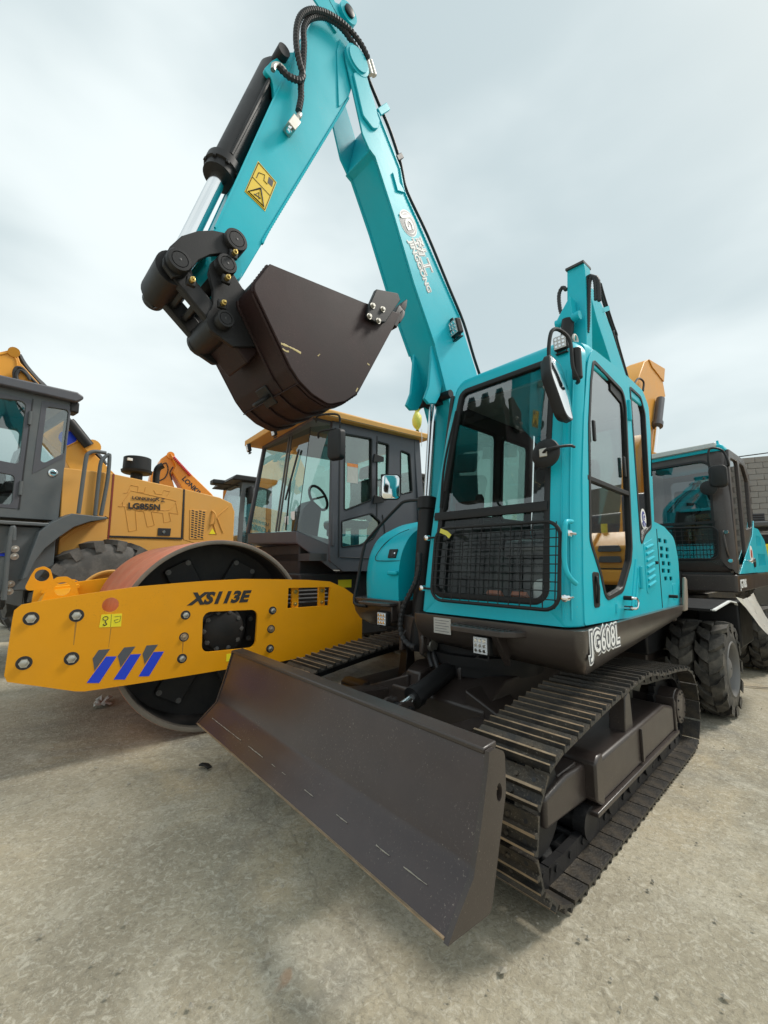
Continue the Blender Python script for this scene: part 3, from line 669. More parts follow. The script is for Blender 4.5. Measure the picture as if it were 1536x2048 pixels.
for y in (.34, .52): M().prism([(.36,1.09),(.46,1.20),(.44,1.22),(.32,1.10)], 'y', y, y+.10).obj('pedal', 'drum_rust', ex)
M().prism(rpoly([(.30,1.30),(.46,1.30),(.42,1.66),(.32,1.68)], .03, 3), 'y', .06, .20).obj('monitor_post', 'interior', ex, .01)
M().box((.34, .05, 1.66), (.40, .26, 1.84)).obj('monitor', 'black_plastic', ex, .01)
M().box((.20, .62, 1.10), (.40, .84, 1.30)).obj('manual_bag', 'white', ex, .05, 3)
M().sweep([(-.40, .70, 2.35), (-.30, .62, 1.9), (-.28, .55, 1.55)], .045, .004, (1, 0, 0)).obj('seat_belt', 'interior_light', ex)
# ---- front guard grille
def gxx(z): return fx(z)+.062
GO = rpoly([(.062,1.155),(.935,1.150),(.950,1.625),(.085,1.630)], .085, 6, 4)
gr = M().tube([(gxx(z), y, z) for y, z in GO], .0105, 8, 1, True).obj('guard_frame', 'black_plastic', ex)
for i in range(13):
    y = .105+i*.068; M().cyl((gxx(1.16)+.002, y-.008, 1.158), (gxx(1.62)+.002, y+.006, 1.622), .0032, 6).obj('guard_bar', 'black_plastic', gr)
for i in range(9):
    z = 1.205+i*.047; M().cyl((gxx(z)+.007, .066+.01*i/4, z), (gxx(z)+.007, .940, z), .0032, 6).obj('guard_bar', 'black_plastic', gr)
for y, z in ((.002,1.571), (-.022,1.226), (.985,1.555), (.968,1.217)):
    M().lathe((fx(z)-.03, y, z), (1, 0, 0), [(0, .010), (.07, .010), (.072, .020), (.10, .019), (.104, .012)], 14).obj('guard_knob', 'chrome', gr)
    M().cyl((gxx(z), y, z), (gxx(z), .07 if y < .5 else .94, z), .007, 8).obj('guard_lug', 'black_plastic', gr)
M().sweep([(gxx(1.6)+.01, .13, 1.615), (gxx(1.6)+.02, .19, 1.595), (gxx(1.6)+.02, .22, 1.570)], .03, .004, (1, 0, 0)).obj('tape_strip', 'yellow_bag', gr)
M().tube([(.60, .985, 1.62), (.675, .985, 1.61), (.69, .982, 1.54), (.69, .975, 1.40), (.68, .99, 1.33), (.62, 1.0, 1.29)], .013, 10).obj('grab_handle', 'teal', ex)
# ---- mirrors and roof lamp
mb = M().tube([(.46, 1.0, 2.44), (.52, 1.03, 2.43), (.56, 1.02, 2.50), (.555, 1.01, 2.66), (.60, .975, 2.72), (.66, .955, 2.70), (.685, .945, 2.60), (.69, .945, 2.50)], .011, 8).obj('mirror_arm', 'black_plastic', ex)
M().cyl((.515, 1.025, 2.44), (.515, 1.025, 2.62), .028, 14).obj('mirror_clamp', 'black_plastic', mb, .006)
# large convex mirror: shell faces forward, glass faces the operator
ml = M(); mw = Matrix.Translation((.66, .995, 2.355)) @ Matrix.Rotation(math.radians(-86), 4, 'Z') @ Matrix.Rotation(math.radians(12), 4, 'Y')
mo = rpoly([(-.03,-.20),(.07,-.20),(.125,.05),(.05,.20),(-.125,.19),(-.125,.02)], [.05,.05,.10,.05,.04,.10], 5)
ml.loft([[(.0, y, z) for y, z in mo], [(.03, y*1.02, z*1.02) for y, z in mo], [(.06, y*.85, z*.9) for y, z in mo], [(.07, y*.5, z*.6) for y, z in mo]])
mlo = inst('side_mirror', ml.mesh('side_mirror', 'black_plastic'), ex, mw)
inst('mirror_face', M().loft([[(-.002, y*.93, z*.95) for y, z in mo], [(-.003, y*.90, z*.92) for y, z in mo]]).mesh('mirror_face', 'mirror_face'), mlo)
rm = M().lathe((.63, .875, 2.01), (.95, -.1, .05), [(-.012, .078), (0, .085), (.012, .083), (.028, .06), (.032, .03)], 30).obj('round_mirror', 'black_plastic', ex)
M().lathe((.63, .875, 2.01), (-.95, .1, -.05), [(.0125, .077), (.014, .072)], 30).obj('mirror_face', 'mirror_face', rm)
M().tube([(.665, .875, 2.01), (.69, .92, 2.02), (.60, .99, 2.04), (.55, 1.0, 2.04)], .008, 8).obj('mirror_arm', 'black_part', rm)
M().box((.655, .852, 1.985), (.672, .898, 2.035)).obj('mirror_mount', 'zinc', rm, .005)
rl = worklight((.42, .90, 2.74), ex, (1, 0, -.1), .8)
# ---- right-hand hood
def hsec(y, xf, zt):
    pr = [(xf, 1.10), (xf+.005, 1.25), (xf-.01, 1.38), (xf-.05, 1.50), (xf-.14, 1.62), (xf-.28, 1.70), (xf-.48, zt-.03), (xf-.75, zt), (-1.3, zt), (-1.3, 1.10)]
    q = [(p.x, p.y) for p in crom([(a, b, 0) for a, b in pr[:8]], 4)]+pr[8:]
    return [(x, y, z) for x, z in q]
M().loft([hsec(-1.035, .20, 1.73), hsec(-1.02, .29, 1.77), hsec(-.98, .36, 1.79), hsec(-.90, .415, 1.80), hsec(-.75, .45, 1.805), hsec(-.47, .465, 1.805)]).obj('fuel_hood', 'teal', ex, 0, 2, 45)
hx = .462
def hoodx(y, z):
    pr = [(1.10, 0), (1.25, .005), (1.38, -.01), (1.50, -.05), (1.62, -.14), (1.70, -.28)]
    for (a, b), (c, d) in zip(pr, pr[1:]):
        if a <= z <= c: return .425+.04*min(1, (y+.9)/.15 if y < -.75 else 1)+b+(d-b)*(z-a)/(c-a)
    return .2
seamp = [(-.47,1.415),(-.72,1.415),(-.79,1.43),(-.78,1.48),(-.73,1.57),(-.66,1.65),(-.60,1.69)]
M().tube([(hoodx(y, z)+.001, y, z) for y, z in seamp], .0032, 6, 4).obj('panel_seam', 'black_plastic', ex)
lt = M().box((-.006, -.048, -.038), (.006, .048, .038)); lmw = Matrix.Translation((hoodx(-.55, 1.475)+.004, -.575, 1.475)) @ Matrix.Rotation(math.radians(-18), 4, 'Y')
lto = inst('hood_latch', lt.mesh('hood_latch', 'black_plastic'), ex, lmw, .004)
inst('latch_slot', M().box((.006, -.008, -.022), (.008, .010, .022)).mesh('latch_slot', 'label_black'), lto)
inst('latch_button', M().lathe((.006, .030, .0), (1, 0, 0), [(0, .010), (.005, .008)], 10).mesh('latch_button', 'chrome'), lto)
M().box((.455, -.58, 1.30), (.495, -.47, 1.335)).obj('hood_lip', 'teal', ex, .012)
M().tube([(.22, -.24, 1.90), (.30, -.30, 1.905), (.34, -.50, 1.915), (.36, -.60, 1.86), (.38, -.93, 1.62), (.40, -.98, 1.52), (.46, -1.0, 1.20), (.50, -.985, 1.08), (.52, -.93, 1.04), (.50, -.82, 1.035)], .0145, 10, 4).obj('hood_handrail', 'black_plastic', ex)


# ---- boom
YL, YR = -.14, -.40
BF = [(1.295,4.872),(1.153,4.473),(1.085,4.393),(1.031,4.371),(0.914,4.157),(0.841,4.024),(0.619,3.558),(0.381,3.149)]
BK = [(-0.2,3.096),(0.037,3.511),(0.547,4.088),(0.731,4.294),(0.78,4.461),(1.007,4.759),(1.118,4.955)]
pin = [(1.219,5.004)][0]
foot = [(.16, 2.6), (.20, 2.0), (.12, 1.35), (.05, 1.15), (-.12, 1.15), (-.20, 1.35), (-.17, 2.2), (-.22, 2.85)]
nose = [(pin[0]+.105*math.cos(a), pin[1]+.105*math.sin(a)) for a in [math.radians(t) for t in (-25, 10, 45, 80, 120, 155, 190)]]
# box section stops short of the fork; fork plates carry on to the pin
web = BF[2:]+foot+BK[:-1]
bo = M().prism(web, 'y', YR+.006, YL-.006).obj('boom', 'teal', ex, .006, 2)
def fork(y0, y1):
    pl = BF[1:]+foot+BK[:-1]+nose[::-1]
    return M().prism(pl, 'y', y0, y1).obj('boom_side_plate', 'teal', bo, .004)
fork(YL-.006, YL+.008); fork(YR-.008, YR+.006)
# doubler round the boom tip, with a rounded lower end
tipD = [(1.259,4.872),(1.163,4.6),(1.066,4.569),(1.017,4.607),(0.997,4.682),(1.102,4.842),(1.157,4.963)]
M().prism(rpoly(tipD, .03, 3)[::-1]+[], 'y', YL+.008, YL+.026).obj('tip_doubler', 'teal', bo, .005)
M().lathe((pin[0], YL+.007, pin[1]), (0, 1, 0), [(0, .105), (.022, .105), (.023, .085), (.034, .085)], 26).obj('tip_boss', 'teal', bo)
M().lathe((pin[0], YR-.06, pin[1]), (0, 1, 0), [(0, .05), (.34, .05), (.342, .036), (.35, .036)], 22).obj('boom_pin', 'black_part', bo)
# weld flanges along the lower edge, stiffener and seam plates
for pts in (BF[2:], BK[1:-1]):
    M().sweep([(x, YL+.008, z) for x, z in pts], .010, .016, (0, 1, 0)).obj('weld_flange', 'teal', bo)
    M().sweep([(x, YR-.008, z) for x, z in pts], .010, .016, (0, 1, 0)).obj('weld_flange', 'teal', bo)
kn = [(0.861,4.361),(0.753,4.301),(0.731,4.272),(0.808,4.239)]
M().prism(kn, 'y', YL+.008, YL+.02).obj('seam_plate', 'teal', bo, .003)
# boom-cylinder brackets on the underside
fin = [(0.381,3.158),(0.305,3.133),(0.225,2.978),(0.289,2.753),(0.342,2.672),(0.428,2.649),(0.481,2.679),(0.425,2.798),(0.396,3.016)]
for y in (YL-.045, YR+.02):
    M().prism(fin, 'y', y, y+.026).obj('cylinder_bracket', 'teal', bo, .005)
# logo on the boom: local reading axis runs down the boom
a0 = Vector([(0.741,-0.131,4.13)][0]); a1 = Vector([(0.418,-0.131,3.657)][0]); rd = (a1-a0).normalized(); upd = Vector((-rd.z, 0, rd.x)); upd = upd if upd.x < 0 else -upd
def lg(s, t, l=0.): return a0+rd*s+upd*t+Vector((0, l, 0))
def ell(s, t, r, l): return [tuple(lg(s+r*1.02*math.cos(a), t+r*math.sin(a), l)) for a in [2*PI*i/32 for i in range(32)]]
for r, mt, l in ((.100, 'white', 0), (.094, 'decal_grey', .001), (.080, 'white', .002), (.073, 'decal_grey', .003)):
    M().loft([ell(.105, .0, r, l-.0005), ell(.105, .0, r, l+.0005)]).obj('round_logo', mt, bo)
text('logo_letters', 'JG', 'white', bo, lg(.040, -.043, .0045), rd, upd, .126, off=.0045, space=.95)
LEN = (a1-a0).length
def lett(s, st, o, size, w, offs, nm, **k):
    for off, mt, l in offs: text(nm, s, mt, bo, lg(o[0], o[1], l), rd, upd, size, off=off, **k)
W3 = ((.0065, 'white', 0.), (.0036, 'decal_grey', .001), (.0006, 'white', .002))
lett('JINGGONG', 0, (.232, -.086), .078, 0, W3, 'brand_letters', space=1.0)
# two Chinese characters drawn as strokes (劲 工)
def strokes(o, s, segs, nm):
    for w, mt, l in ((.030, 'white', 0), (.021, 'decal_grey', .001), (.010, 'white', .002)):
        m = M()
        for k, (x0, y0, x1, y1) in enumerate(segs):
            p = lg(o[0]+x0*s, o[1]+y0*s, l+k*.00005); q = lg(o[0]+x1*s, o[1]+y1*s, l+k*.00005); d = (q-p).normalized(); n = Vector((-d.z, 0, d.x))
            p = p-d*w*.5; q = q+d*w*.5
            m.add([p+n*w/2, q+n*w/2, q-n*w/2, p-n*w/2], [(0, 1, 2, 3)])
        m.obj(nm, mt, bo, 0, 2, 0)
strokes((.225, -.022), .115, [(.02,.98,.42,.98),(.42,.98,.10,.62),(.12,.80,.50,.58),(.08,.45,.46,.45),(.26,.45,.26,.05),(.02,.03,.52,.08),(.60,.70,1.05,.70),(1.05,.70,.98,.10),(.98,.10,.88,.10),(.80,1.0,.78,.55),(.78,.55,.58,.05)], 'brand_character')
strokes((.375, -.022), .115, [(.12,.92,.88,.92),(.5,.92,.5,.08),(0,.06,1.0,.06)], 'brand_character')
# work light on the boom
bl_ = [(0.146,-0.13,3.357)][0]
bw_ = worklight((bl_[0]+.02, -.09, bl_[1]*0+bl_[2]), ex, (1, -.30, -.30), 1.15)
M().prism([(bl_[0]-.06, bl_[2]-.05), (bl_[0]+.04, bl_[2]-.02), (bl_[0]+.03, bl_[2]+.10), (bl_[0]-.08, bl_[2]+.07)], 'y', -.132, -.10).obj('light_bracket', 'black_part', ex, .004)
# boom cylinder (stands in front of the boom foot)
yb = -.27; c0 = Vector((.452, yb, .80)); c1 = Vector((.235, yb, 2.765)); cd = (c1-c0).normalized()
bc = M().lathe(c0, cd, [(-.06, .05), (.0, .068), (1.02, .068), (1.03, .082), (1.12, .082), (1.13, .06)], 28).obj('boom_cylinder', 'black_part', ex)
M().lathe(c0, cd, [(1.10, .036), ((c1-c0).length-.05, .036)], 22).obj('cylinder_rod', 'chrome', bc)
M().cyl((c1.x, yb-.075, c1.z), (c1.x, yb+.075, c1.z), .062, 22).obj('rod_eye', 'black_part', bc)
M().cyl((c1.x, yb-.17, c1.z), (c1.x, yb+.18, c1.z), .034, 18).obj('cylinder_pin', 'black_part', bc)
for y in (yb-.12, yb+.085): M().prism([(.30,.80),(.55,.74),(.54,.86),(.47,.92),(.38,.92)], 'y', y, y+.035).obj('cylinder_lug', 'brown', ex, .01)
M().cyl((.452, yb-.15, .80), (.452, yb+.15, .80), .045, 18).obj('cylinder_pin', 'zinc', bc)
M().tube([(0.53,-0.185,1.475),(0.53,-0.191,1.364),(0.53,-0.228,1.253),(0.53,-0.291,1.158),(0.53,-0.355,1.06),(0.53,-0.388,0.945),(0.53,-0.372,0.846),(0.53,-0.299,0.79),(0.53,-0.219,0.779)], .017, 8, 8, rib=.007, step=.018).obj('cylinder_hose', 'hose', ex)
# ---- steel pipes along the boom's back
for k, dy in ((0, 0.), (1, -.055)):
    M().tube([(x+.010*k, -.185+dy, z) for x, z in [(1.075,5.088),(0.967,4.958),(0.828,4.796),(0.722,4.615),(0.689,4.523),(0.632,4.381),(0.391,4.143),(0.118,3.81),(-0.091,3.555),(-0.241,3.273),(-0.39,3.029),(-0.52,2.794)]], .0125, 8, 4).obj('boom_pipe', 'black_part', ex)
cl = [(0.965,-0.17,4.829),(0.869,-0.17,4.96)]
M().sweep([cl[0], cl[1]], .05, .028, (0, 1, 0)).obj('pipe_clamp', 'teal', ex, .004)
M().sweep([(0.771,-0.17,4.573),(0.714,-0.17,4.641)], .04, .03, (0, 1, 0)).obj('pipe_clamp', 'black_part', ex, .004)

# ---- arm (stick)
AL, AR = -.165, -.375
AP = [(1.455,5.341),(1.531,5.156),(1.635,4.836),(1.845,4.18),(2.144,3.17),(2.216,2.947)]
AQ = [(1.98,2.975),(1.875,3.226),(1.829,3.354),(1.395,4.377),(1.26,4.706),(1.188,4.959),(1.219,5.227),(1.236,5.409),(1.301,5.436)]
bp = [(2.084,2.979)][0]
tipc = [(bp[0]+.10*math.cos(a), bp[1]+.10*math.sin(a)) for a in [math.radians(t) for t in (15, -15, -45, -75, -105, -135)]]
apoly = AP+tipc+AQ
am = M().prism(apoly, 'y', AR, AL).obj('arm', 'teal', ex, .006, 2)
for pts in (AP[1:5], AQ[1:5]):
    for y in (AL, AR): M().sweep([(x, y, z) for x, z in pts], .010, .014, (0, 1, 0)).obj('weld_flange', 'teal', am)
M().lathe((bp[0], AR-.03, bp[1]), (0, 1, 0), [(0, .085), (.02, .095), (.25, .095), (.27, .085)], 28).obj('tip_boss', 'teal', am)
pv = M().prism([(1.351,5.1),(1.375,4.986),(1.351,4.553),(1.334,4.575),(1.26,4.718),(1.212,4.938),(1.274,5.09)], 'y', AL-.001, AL+.010); pv.obj('pivot_doubler', 'teal', am, .003)
tp_ = [(1.287,5.366)][0]
M().lathe((tp_[0], AR-.03, tp_[1]), (0, 1, 0), [(0, .075), (.27, .075)], 24).obj('cylinder_boss', 'teal', am)
M().lathe((tp_[0], AR-.04, tp_[1]), (0, 1, 0), [(0, .042), (.295, .042), (.30, .03)], 20).obj('cylinder_pin', 'black_part', am)
M().sweep([(1.519,-0.16,5.18),(1.459,-0.16,5.332),(1.403,-0.16,5.362)], .30, .012, (0, 1, 0)).obj('top_plate', 'teal', am)
# warning label
lb = [(1.919,3.729),(1.797,3.672),(1.864,3.439),(1.992,3.484)]
wl = M().prism(lb, 'y', AL, AL+.0018).obj('warning_label', 'label_yellow', am)
LB = [Vector((x, AL+.0018, z)) for x, z in lb]
def lq(s, t, h=.0): return LB[0].lerp(LB[1], s).lerp(LB[3].lerp(LB[2], s), t)+Vector((0, h, 0))
def lpoly(pts, nm, mt, h=.0008):
    M().loft([[lq(s, t, 0) for s, t in pts], [lq(s, t, h) for s, t in pts]]).obj(nm, mt, wl)
def lline(pts, w, nm='printed_line', closed=True):
    pts = pts+[pts[0]] if closed else pts
    M().tube([lq(s, t, .0006) for s, t in pts], w, 4, 1, smooth=False).obj(nm, 'label_black', wl)
lline([(.04,.03),(.96,.03),(.96,.97),(.04,.97)], .0022); lline([(.04,.5),(.96,.5)], .002, closed=False)
lline([(.5,.56),(.88,.92),(.12,.92)], .005); lline([(.40,.85),(.5,.70),(.60,.85)], .003, closed=False); lline([(.35,.85),(.65,.80)], .003, closed=False)
lpoly([(.62,.08),(.86,.06),(.90,.24),(.66,.26)], 'printed_symbol', 'label_black'); lline([(.2,.42),(.2,.25),(.45,.15),(.5,.30),(.68,.30)], .0026, closed=False)
# bucket-cylinder ears on the arm
ear = [(1.907,4.358),(1.851,4.472),(1.752,4.623),(1.662,4.711),(1.652,4.619),(1.671,4.491),(1.752,4.293),(1.819,4.202),(1.829,4.224),(1.839,4.307),(1.854,4.347)]
for y in (AL-.03, AR+.01): M().prism(rpoly(ear, .02, 3), 'y', y-.0, y+.028).obj('cylinder_ear', 'teal', am, .004)
# ---- bucket cylinder
ym = -.27
k0 = Vector([(1.797,-0.27,4.552)][0]); k1 = Vector([(2.313,-0.27,2.885)][0]); kd = (k1-k0).normalized(); KL = (k1-k0).length
fl = Vector([(2.095,-0.27,3.62)][0]); fd = (fl-k0).dot(kd)
kc = M().lathe(k0, kd, [(-.03, .055), (.03, .075), (fd-.06, .075), (fd-.05, .10), (fd+.0, .10), (fd+.005, .088), (fd+.05, .088), (fd+.055, .06)], 30).obj('bucket_cylinder', 'black_part', ex)
M().lathe(k0, kd, [(fd, .043), (KL-.05, .043)], 24).obj('cylinder_rod', 'chrome', kc)
fb_ = bolt_mesh('flange_bolt', .012, .014, 'black_part', False); uu = kd.orthogonal().normalized(); vv = kd.cross(uu)
for i in range(8):
    a = 2*PI*i/8; inst('flange_bolt', fb_, kc, at(k0+kd*(fd+.0)+(uu*math.cos(a)+vv*math.sin(a))*.094*.98, kd))
M().cyl((k0.x, -.42, k0.z), (k0.x, -.12, k0.z), .04, 18).obj('cylinder_pin', 'black_part', kc)
M().tube([k0+kd*.10+Vector((.0, .085, -.01)), k0+kd*.5+Vector((0, .085, -.01)), k0+kd*(fd-.08)+Vector((0, .07, 0))], .012, 8).obj('cylinder_pipe', 'black_part', kc)
# ---- linkage
q1 = [(2.065,3.088)][0]; q2 = [(2.336,2.827)][0]; q3 = [(2.101,2.632)][0]; q0 = [(2.106,2.932)][0]
ban = [(2.397,2.791),(2.398,2.826),(2.374,2.895),(2.326,2.977),(2.252,3.047),(2.179,3.092),(2.101,3.119),(2.045,3.14),(2.021,3.101),(2.03,3.043),(2.056,3.006),(2.135,2.987),(2.187,2.951),(2.239,2.896),(2.267,2.839),(2.297,2.787),(2.352,2.747)]
for y in (-.118, -.446): M().prism(ban, 'y', y, y+.026).obj('guide_link', 'black_part', ex, .004)
def boss(c, r, y0, y1, nm, mt='black_part'):
    o = M().lathe((c[0], y0, c[1]), (0, 1, 0), [(0, r*.9), (.006, r), (y1-y0-.006, r), (y1-y0, r*.93), (y1-y0+.0005, r*.70), (y1-y0-.004, r*.68), (y1-y0-.004, r*.64), (y1-y0, r*.62)], 28).obj(nm, mt, ex)
    M().lathe((c[0], y1-.001, c[1]), (0, 1, 0), [(0, .010), (.002, .006)], 8).obj('grease_hole', 'label_black', o)
    return o
boss(q1, .060, -.48, -.062, 'link_pin'); boss(q2, .056, -.50, -.055, 'link_pin'); boss(q3, .046, -.455, -.066, 'link_pin'); boss(q0, .052, -.47, -.066, 'link_pin')
hl = Vector((q3[0]-q2[0], 0, q3[1]-q2[1])); hn = Vector((-hl.z, 0, hl.x)).normalized()
for y in (-.175, -.395):
    m = M().sweep([(q2[0], y+.02, q2[1]), (q3[0], y+.02, q3[1])], .10, .05, (0, 1, 0)); m.obj('bucket_link', 'black_part', ex, .01)
for t0, t1 in ((.22, .36), (.50, .62), (.78, .9)):
    m = M().sweep([(q2[0]+hl.x*t0, ym, q2[1]+hl.z*t0), (q2[0]+hl.x*t1, ym, q2[1]+hl.z*t1)], .05, .22, (0, 1, 0)); m.obj('link_web', 'black_part', ex, .01)
M().cyl((q2[0], -.40, q2[1]), (q2[0], -.14, q2[1]), .085, 26).obj('link_boss', 'black_part', ex); M().cyl((q3[0], -.42, q3[1]), (q3[0], -.12, q3[1]), .075, 26).obj('link_boss', 'black_part', ex)
for c, dx, dz in ((q1, .01, -.085), (q2, -.06, -.075), (q0, .0, -.085), (q3, .02, .07)):
    M().lathe((c[0]+dx, -.068, c[1]+dz), (0, 1, 0), [(0, .013), (.02, .013), (.022, .008), (.034, .006)], 10).obj('grease_nipple', 'brass', ex)
    M().box((c[0]+dx*1.0-.022, -.09, c[1]+dz-.022), (c[0]+dx+.022, -.068, c[1]+dz+.022)).obj('pin_keeper', 'black_part', ex, .005)
# ---- bucket
YN, BWD = .070, .68
SP = [(1.941,2.94),(1.298,3.01),(0.974,3.074),(1.341,2.413),(1.442,2.33),(1.555,2.282),(1.662,2.311),(1.748,2.362),(1.805,2.422),(2.031,2.772)]
SPr = rpoly(SP, [.0, .0, .0, .05, .05, .08, .1, .1, .1, .06], 4)
bk = M().prism(SPr, 'y', YN-.022, YN).obj('bucket_side_plate', 'bucket_paint', ex, .004)
M().prism(SPr, 'y', YN-BWD, YN-BWD+.022).obj('bucket_side_plate', 'bucket_paint', ex, .004)
def sh_prof():
    p = [SP[2]]+[SP[3], SP[4], SP[5], SP[6], SP[7], SP[8], SP[9], SP[0]]
    return p
curve = [Vector((x, 0, z)) for x, z in rpoly(sh_prof(), [0, .06, .06, .1, .1, .1, .1, .08, 0], 5)]
cen = Vector((sum(p[0] for p in SP)/len(SP), 0, sum(p[1] for p in SP)/len(SP)))
outr = []
for i, p in enumerate(curve):
    t = curve[min(i+1, len(curve)-1)]-curve[max(i-1, 0)]; n = Vector((-t.z, 0, t.x)).normalized(); n = n if n.dot(p-cen) > 0 else -n; outr.append(n)
sec = lambda y: [(p.x, y, p.z) for p in curve]+[(p.x-n.x*.02, y, p.z-n.z*.02) for p, n in zip(curve[::-1], outr[::-1])]
shl = M().loft([sec(YN-.006), sec(YN-BWD+.006)]).obj('bucket_shell', 'bucket_paint', ex, .003)
def patch(i0, i1, y0, y1, th, nm, mt='bucket_paint'):
    a = [p+n*.0005 for p, n in zip(curve[i0:i1], outr[i0:i1])]; b = [p+n*th for p, n in zip(curve[i0:i1], outr[i0:i1])]
    return M().loft([[(p.x, y, p.z) for p in a]+[(p.x, y, p.z) for p in b[::-1]] for y in (y0, y1)]).obj(nm, mt, shl, .003)
nC = len(curve)
for y0 in (.02, -.16, -.34, -.52): patch(int(nC*.10), int(nC*.62), YN-.09+y0-.01-.03, YN-.09+y0+.03, .012, 'wear_strip')
patch(int(nC*.60), int(nC*.64), YN-BWD+.01, YN-.01, .014, 'wear_strip')
# ears
earp = [(2.169,2.936),(2.145,2.971),(2.104,2.995),(2.066,2.989),(2.047,2.928),(1.997,2.874),(1.906,2.835),(1.841,2.685),(1.897,2.577),(2.035,2.526),(2.115,2.556),(2.157,2.572),(2.176,2.606),(2.166,2.659),(2.151,2.714),(2.152,2.793),(2.179,2.875)]
for y in (-.150, -.415): M().prism(rpoly(earp, .02, 3), 'y', y, y+.028).obj('bucket_ear', 'black_part', ex, .004)
# mounting base between the ears
M().prism([(q0[0]-.13, q0[1]-.10), (q3[0]-.03, q3[1]-.04), (q3[0]-.16, q3[1]-.16), (q0[0]-.30, q0[1]-.26)], 'y', -.395, -.145).obj('ear_gusset', 'bucket_paint', ex, .01)
# weld beads
def bead(pts, r=.007, mt='bucket_paint', par=None): M().tube(pts, r, 6, 6, rib=.003, step=.012).obj('weld_bead', mt, par or ex)
bead([(p.x+n.x*.002, YN-.024, p.z+n.z*.002) for p, n in zip(curve[2:], outr[2:])])
bead([(p.x+n.x*.004, ym+.155, p.z+n.z*.004) for p, n in zip(curve[int(nC*.62):int(nC*.95)], outr[int(nC*.62):int(nC*.95)])], .007)
bead([(x, AL+.003, z) for x, z in AQ[1:5]], .006, 'teal'); bead([(x, YL+.010, z) for x, z in BK[1:5]], .006, 'teal')
# lifting ring on the bucket's back
ri = int(nC*.70); rp = curve[ri]+outr[ri]*.03; rp.y = ym+.0
M().box((-.06, -.06, -.004), (.06, .06, .012)).xf(at(curve[ri]+Vector((0, ym, 0)), outr[ri])).obj('hook_pad', 'black_part', shl, .005)
rg = [(.048*math.cos(a), 0, .045+.055*math.sin(a)) for a in [2*PI*i/16 for i in range(16)]]
M().tube(rg, .011, 8, 2, True).xf(at(curve[ri]+Vector((0, ym, 0)), outr[ri])).obj('lifting_ring', 'black_part', shl)
# side cutter with bolts, teeth on the lip
cut = [(1.223,3.121),(1.03,3.182),(1.007,3.142),(1.145,2.929),(1.231,2.894),(1.301,2.899),(1.289,2.97)]
for y0, y1 in ((YN, YN+.03), (YN-BWD-.03, YN-BWD)):
    sc_ = M().prism(rpoly(cut, .012, 3), 'y', y0, y1).obj('side_cutter', 'black_part', ex, .005)
    if y0 > 0:
        wm = bolt_mesh('cutter_bolt', .013, .016, 'zinc', True)
        for x, z in [(1.258,2.99),(1.173,3.003),(1.286,2.908),(1.211,2.909)]: inst('cutter_bolt', wm, sc_, at((x, y1, z), (0, 1, 0)))
lip = Vector((SP[2][0], 0, SP[2][1])); ld = Vector((SP[2][0]-SP[3][0], 0, SP[2][1]-SP[3][1])).normalized(); lu = Vector((-ld.z, 0, ld.x))
M().loft([[lip+ld*.045+Vector((0, y, 0)), lip-ld*.12-lu*.012+Vector((0, y, 0)), lip-ld*.12+lu*.024+Vector((0, y, 0)), lip+ld*.02+lu*.012+Vector((0, y, 0))] for y in (YN, YN-BWD)]).obj('bucket_lip', 'black_part', ex, .003)
for i in range(5):
    y = YN-.045-i*(BWD-.09)/4
    ad = M().loft([[lip+ld*d+lu*h+Vector((0, y+s*w, 0)) for s, h in ((-1, -a), (1, -a), (1, a), (-1, a))] for d, w, a in ((-.05, .035, .035), (.03, .035, .038), (.07, .028, .03))]).obj('tooth_adapter', 'black_part', ex, .004)
    M().loft([[lip+ld*d+lu*h+Vector((0, y+s*w, 0)) for s, h in ((-1, -a), (1, -a), (1, a), (-1, a))] for d, w, a in ((.065, .030, .026), (.11, .032, .020), (.165, .028, .004))]).obj('tooth', 'zinc' if i < 0 else 'black_part', ad, .003)
pbr('scraped', (.50, .40, .18), .6, var=.3, scale=50)
for pts, r in (([(1.864,0.071,2.53),(1.826,0.071,2.53),(1.787,0.071,2.527),(1.744,0.071,2.52)], .006), ([(1.855,0.071,2.506),(1.834,0.071,2.499),(1.817,0.071,2.503)], .004), ([(1.635,0.071,2.541),(1.622,0.071,2.557)], .003), ([(1.272,0.071,2.619),(1.255,0.071,2.614)], .004), ([(1.361,0.071,2.413),(1.346,0.071,2.44)], .004)):
    m = M().tube(pts, lambda t, r=r: r*(.4+random.random()), 6, 4); m.v = [(x, .0705+(y-.071)*.15, z) for x, y, z in m.v]; m.obj('scratch', 'scraped', bk)
# ---- hoses at the arm head, valve block
h1 = [(1.129,-0.1,5.085),(1.201,-0.1,5.144),(1.326,-0.1,5.159),(1.477,-0.1,5.109),(1.604,-0.1,5.017),(1.689,-0.1,4.899),(1.726,-0.1,4.772),(1.726,-0.1,4.633),(1.697,-0.1,4.521),(1.674,-0.1,4.463),(1.698,-0.1,4.405),(1.765,-0.1,4.368),(1.813,-0.1,4.367),(1.847,-0.1,4.374)]
M().tube(h1, .0165, 8, 8, rib=.005, step=.012).obj('arm_hose', 'hose', ex)
h2 = [(1.155,-0.12,5.064),(1.264,-0.12,5.117),(1.377,-0.12,5.142),(1.503,-0.12,5.087),(1.613,-0.12,4.968),(1.664,-0.12,4.844),(1.66,-0.12,4.716),(1.664,-0.12,4.564),(1.675,-0.12,4.408),(1.672,-0.12,4.32),(1.687,-0.12,4.211)]
M().tube(h2, .0165, 8, 8, rib=.005, step=.012).obj('arm_hose', 'hose', ex)
M().tube([(1.782,-0.1,4.366),(1.827,-0.1,4.385),(1.87,-0.1,4.357),(1.878,-0.1,4.315)], .015, 8).obj('hose_end', 'zinc', ex)
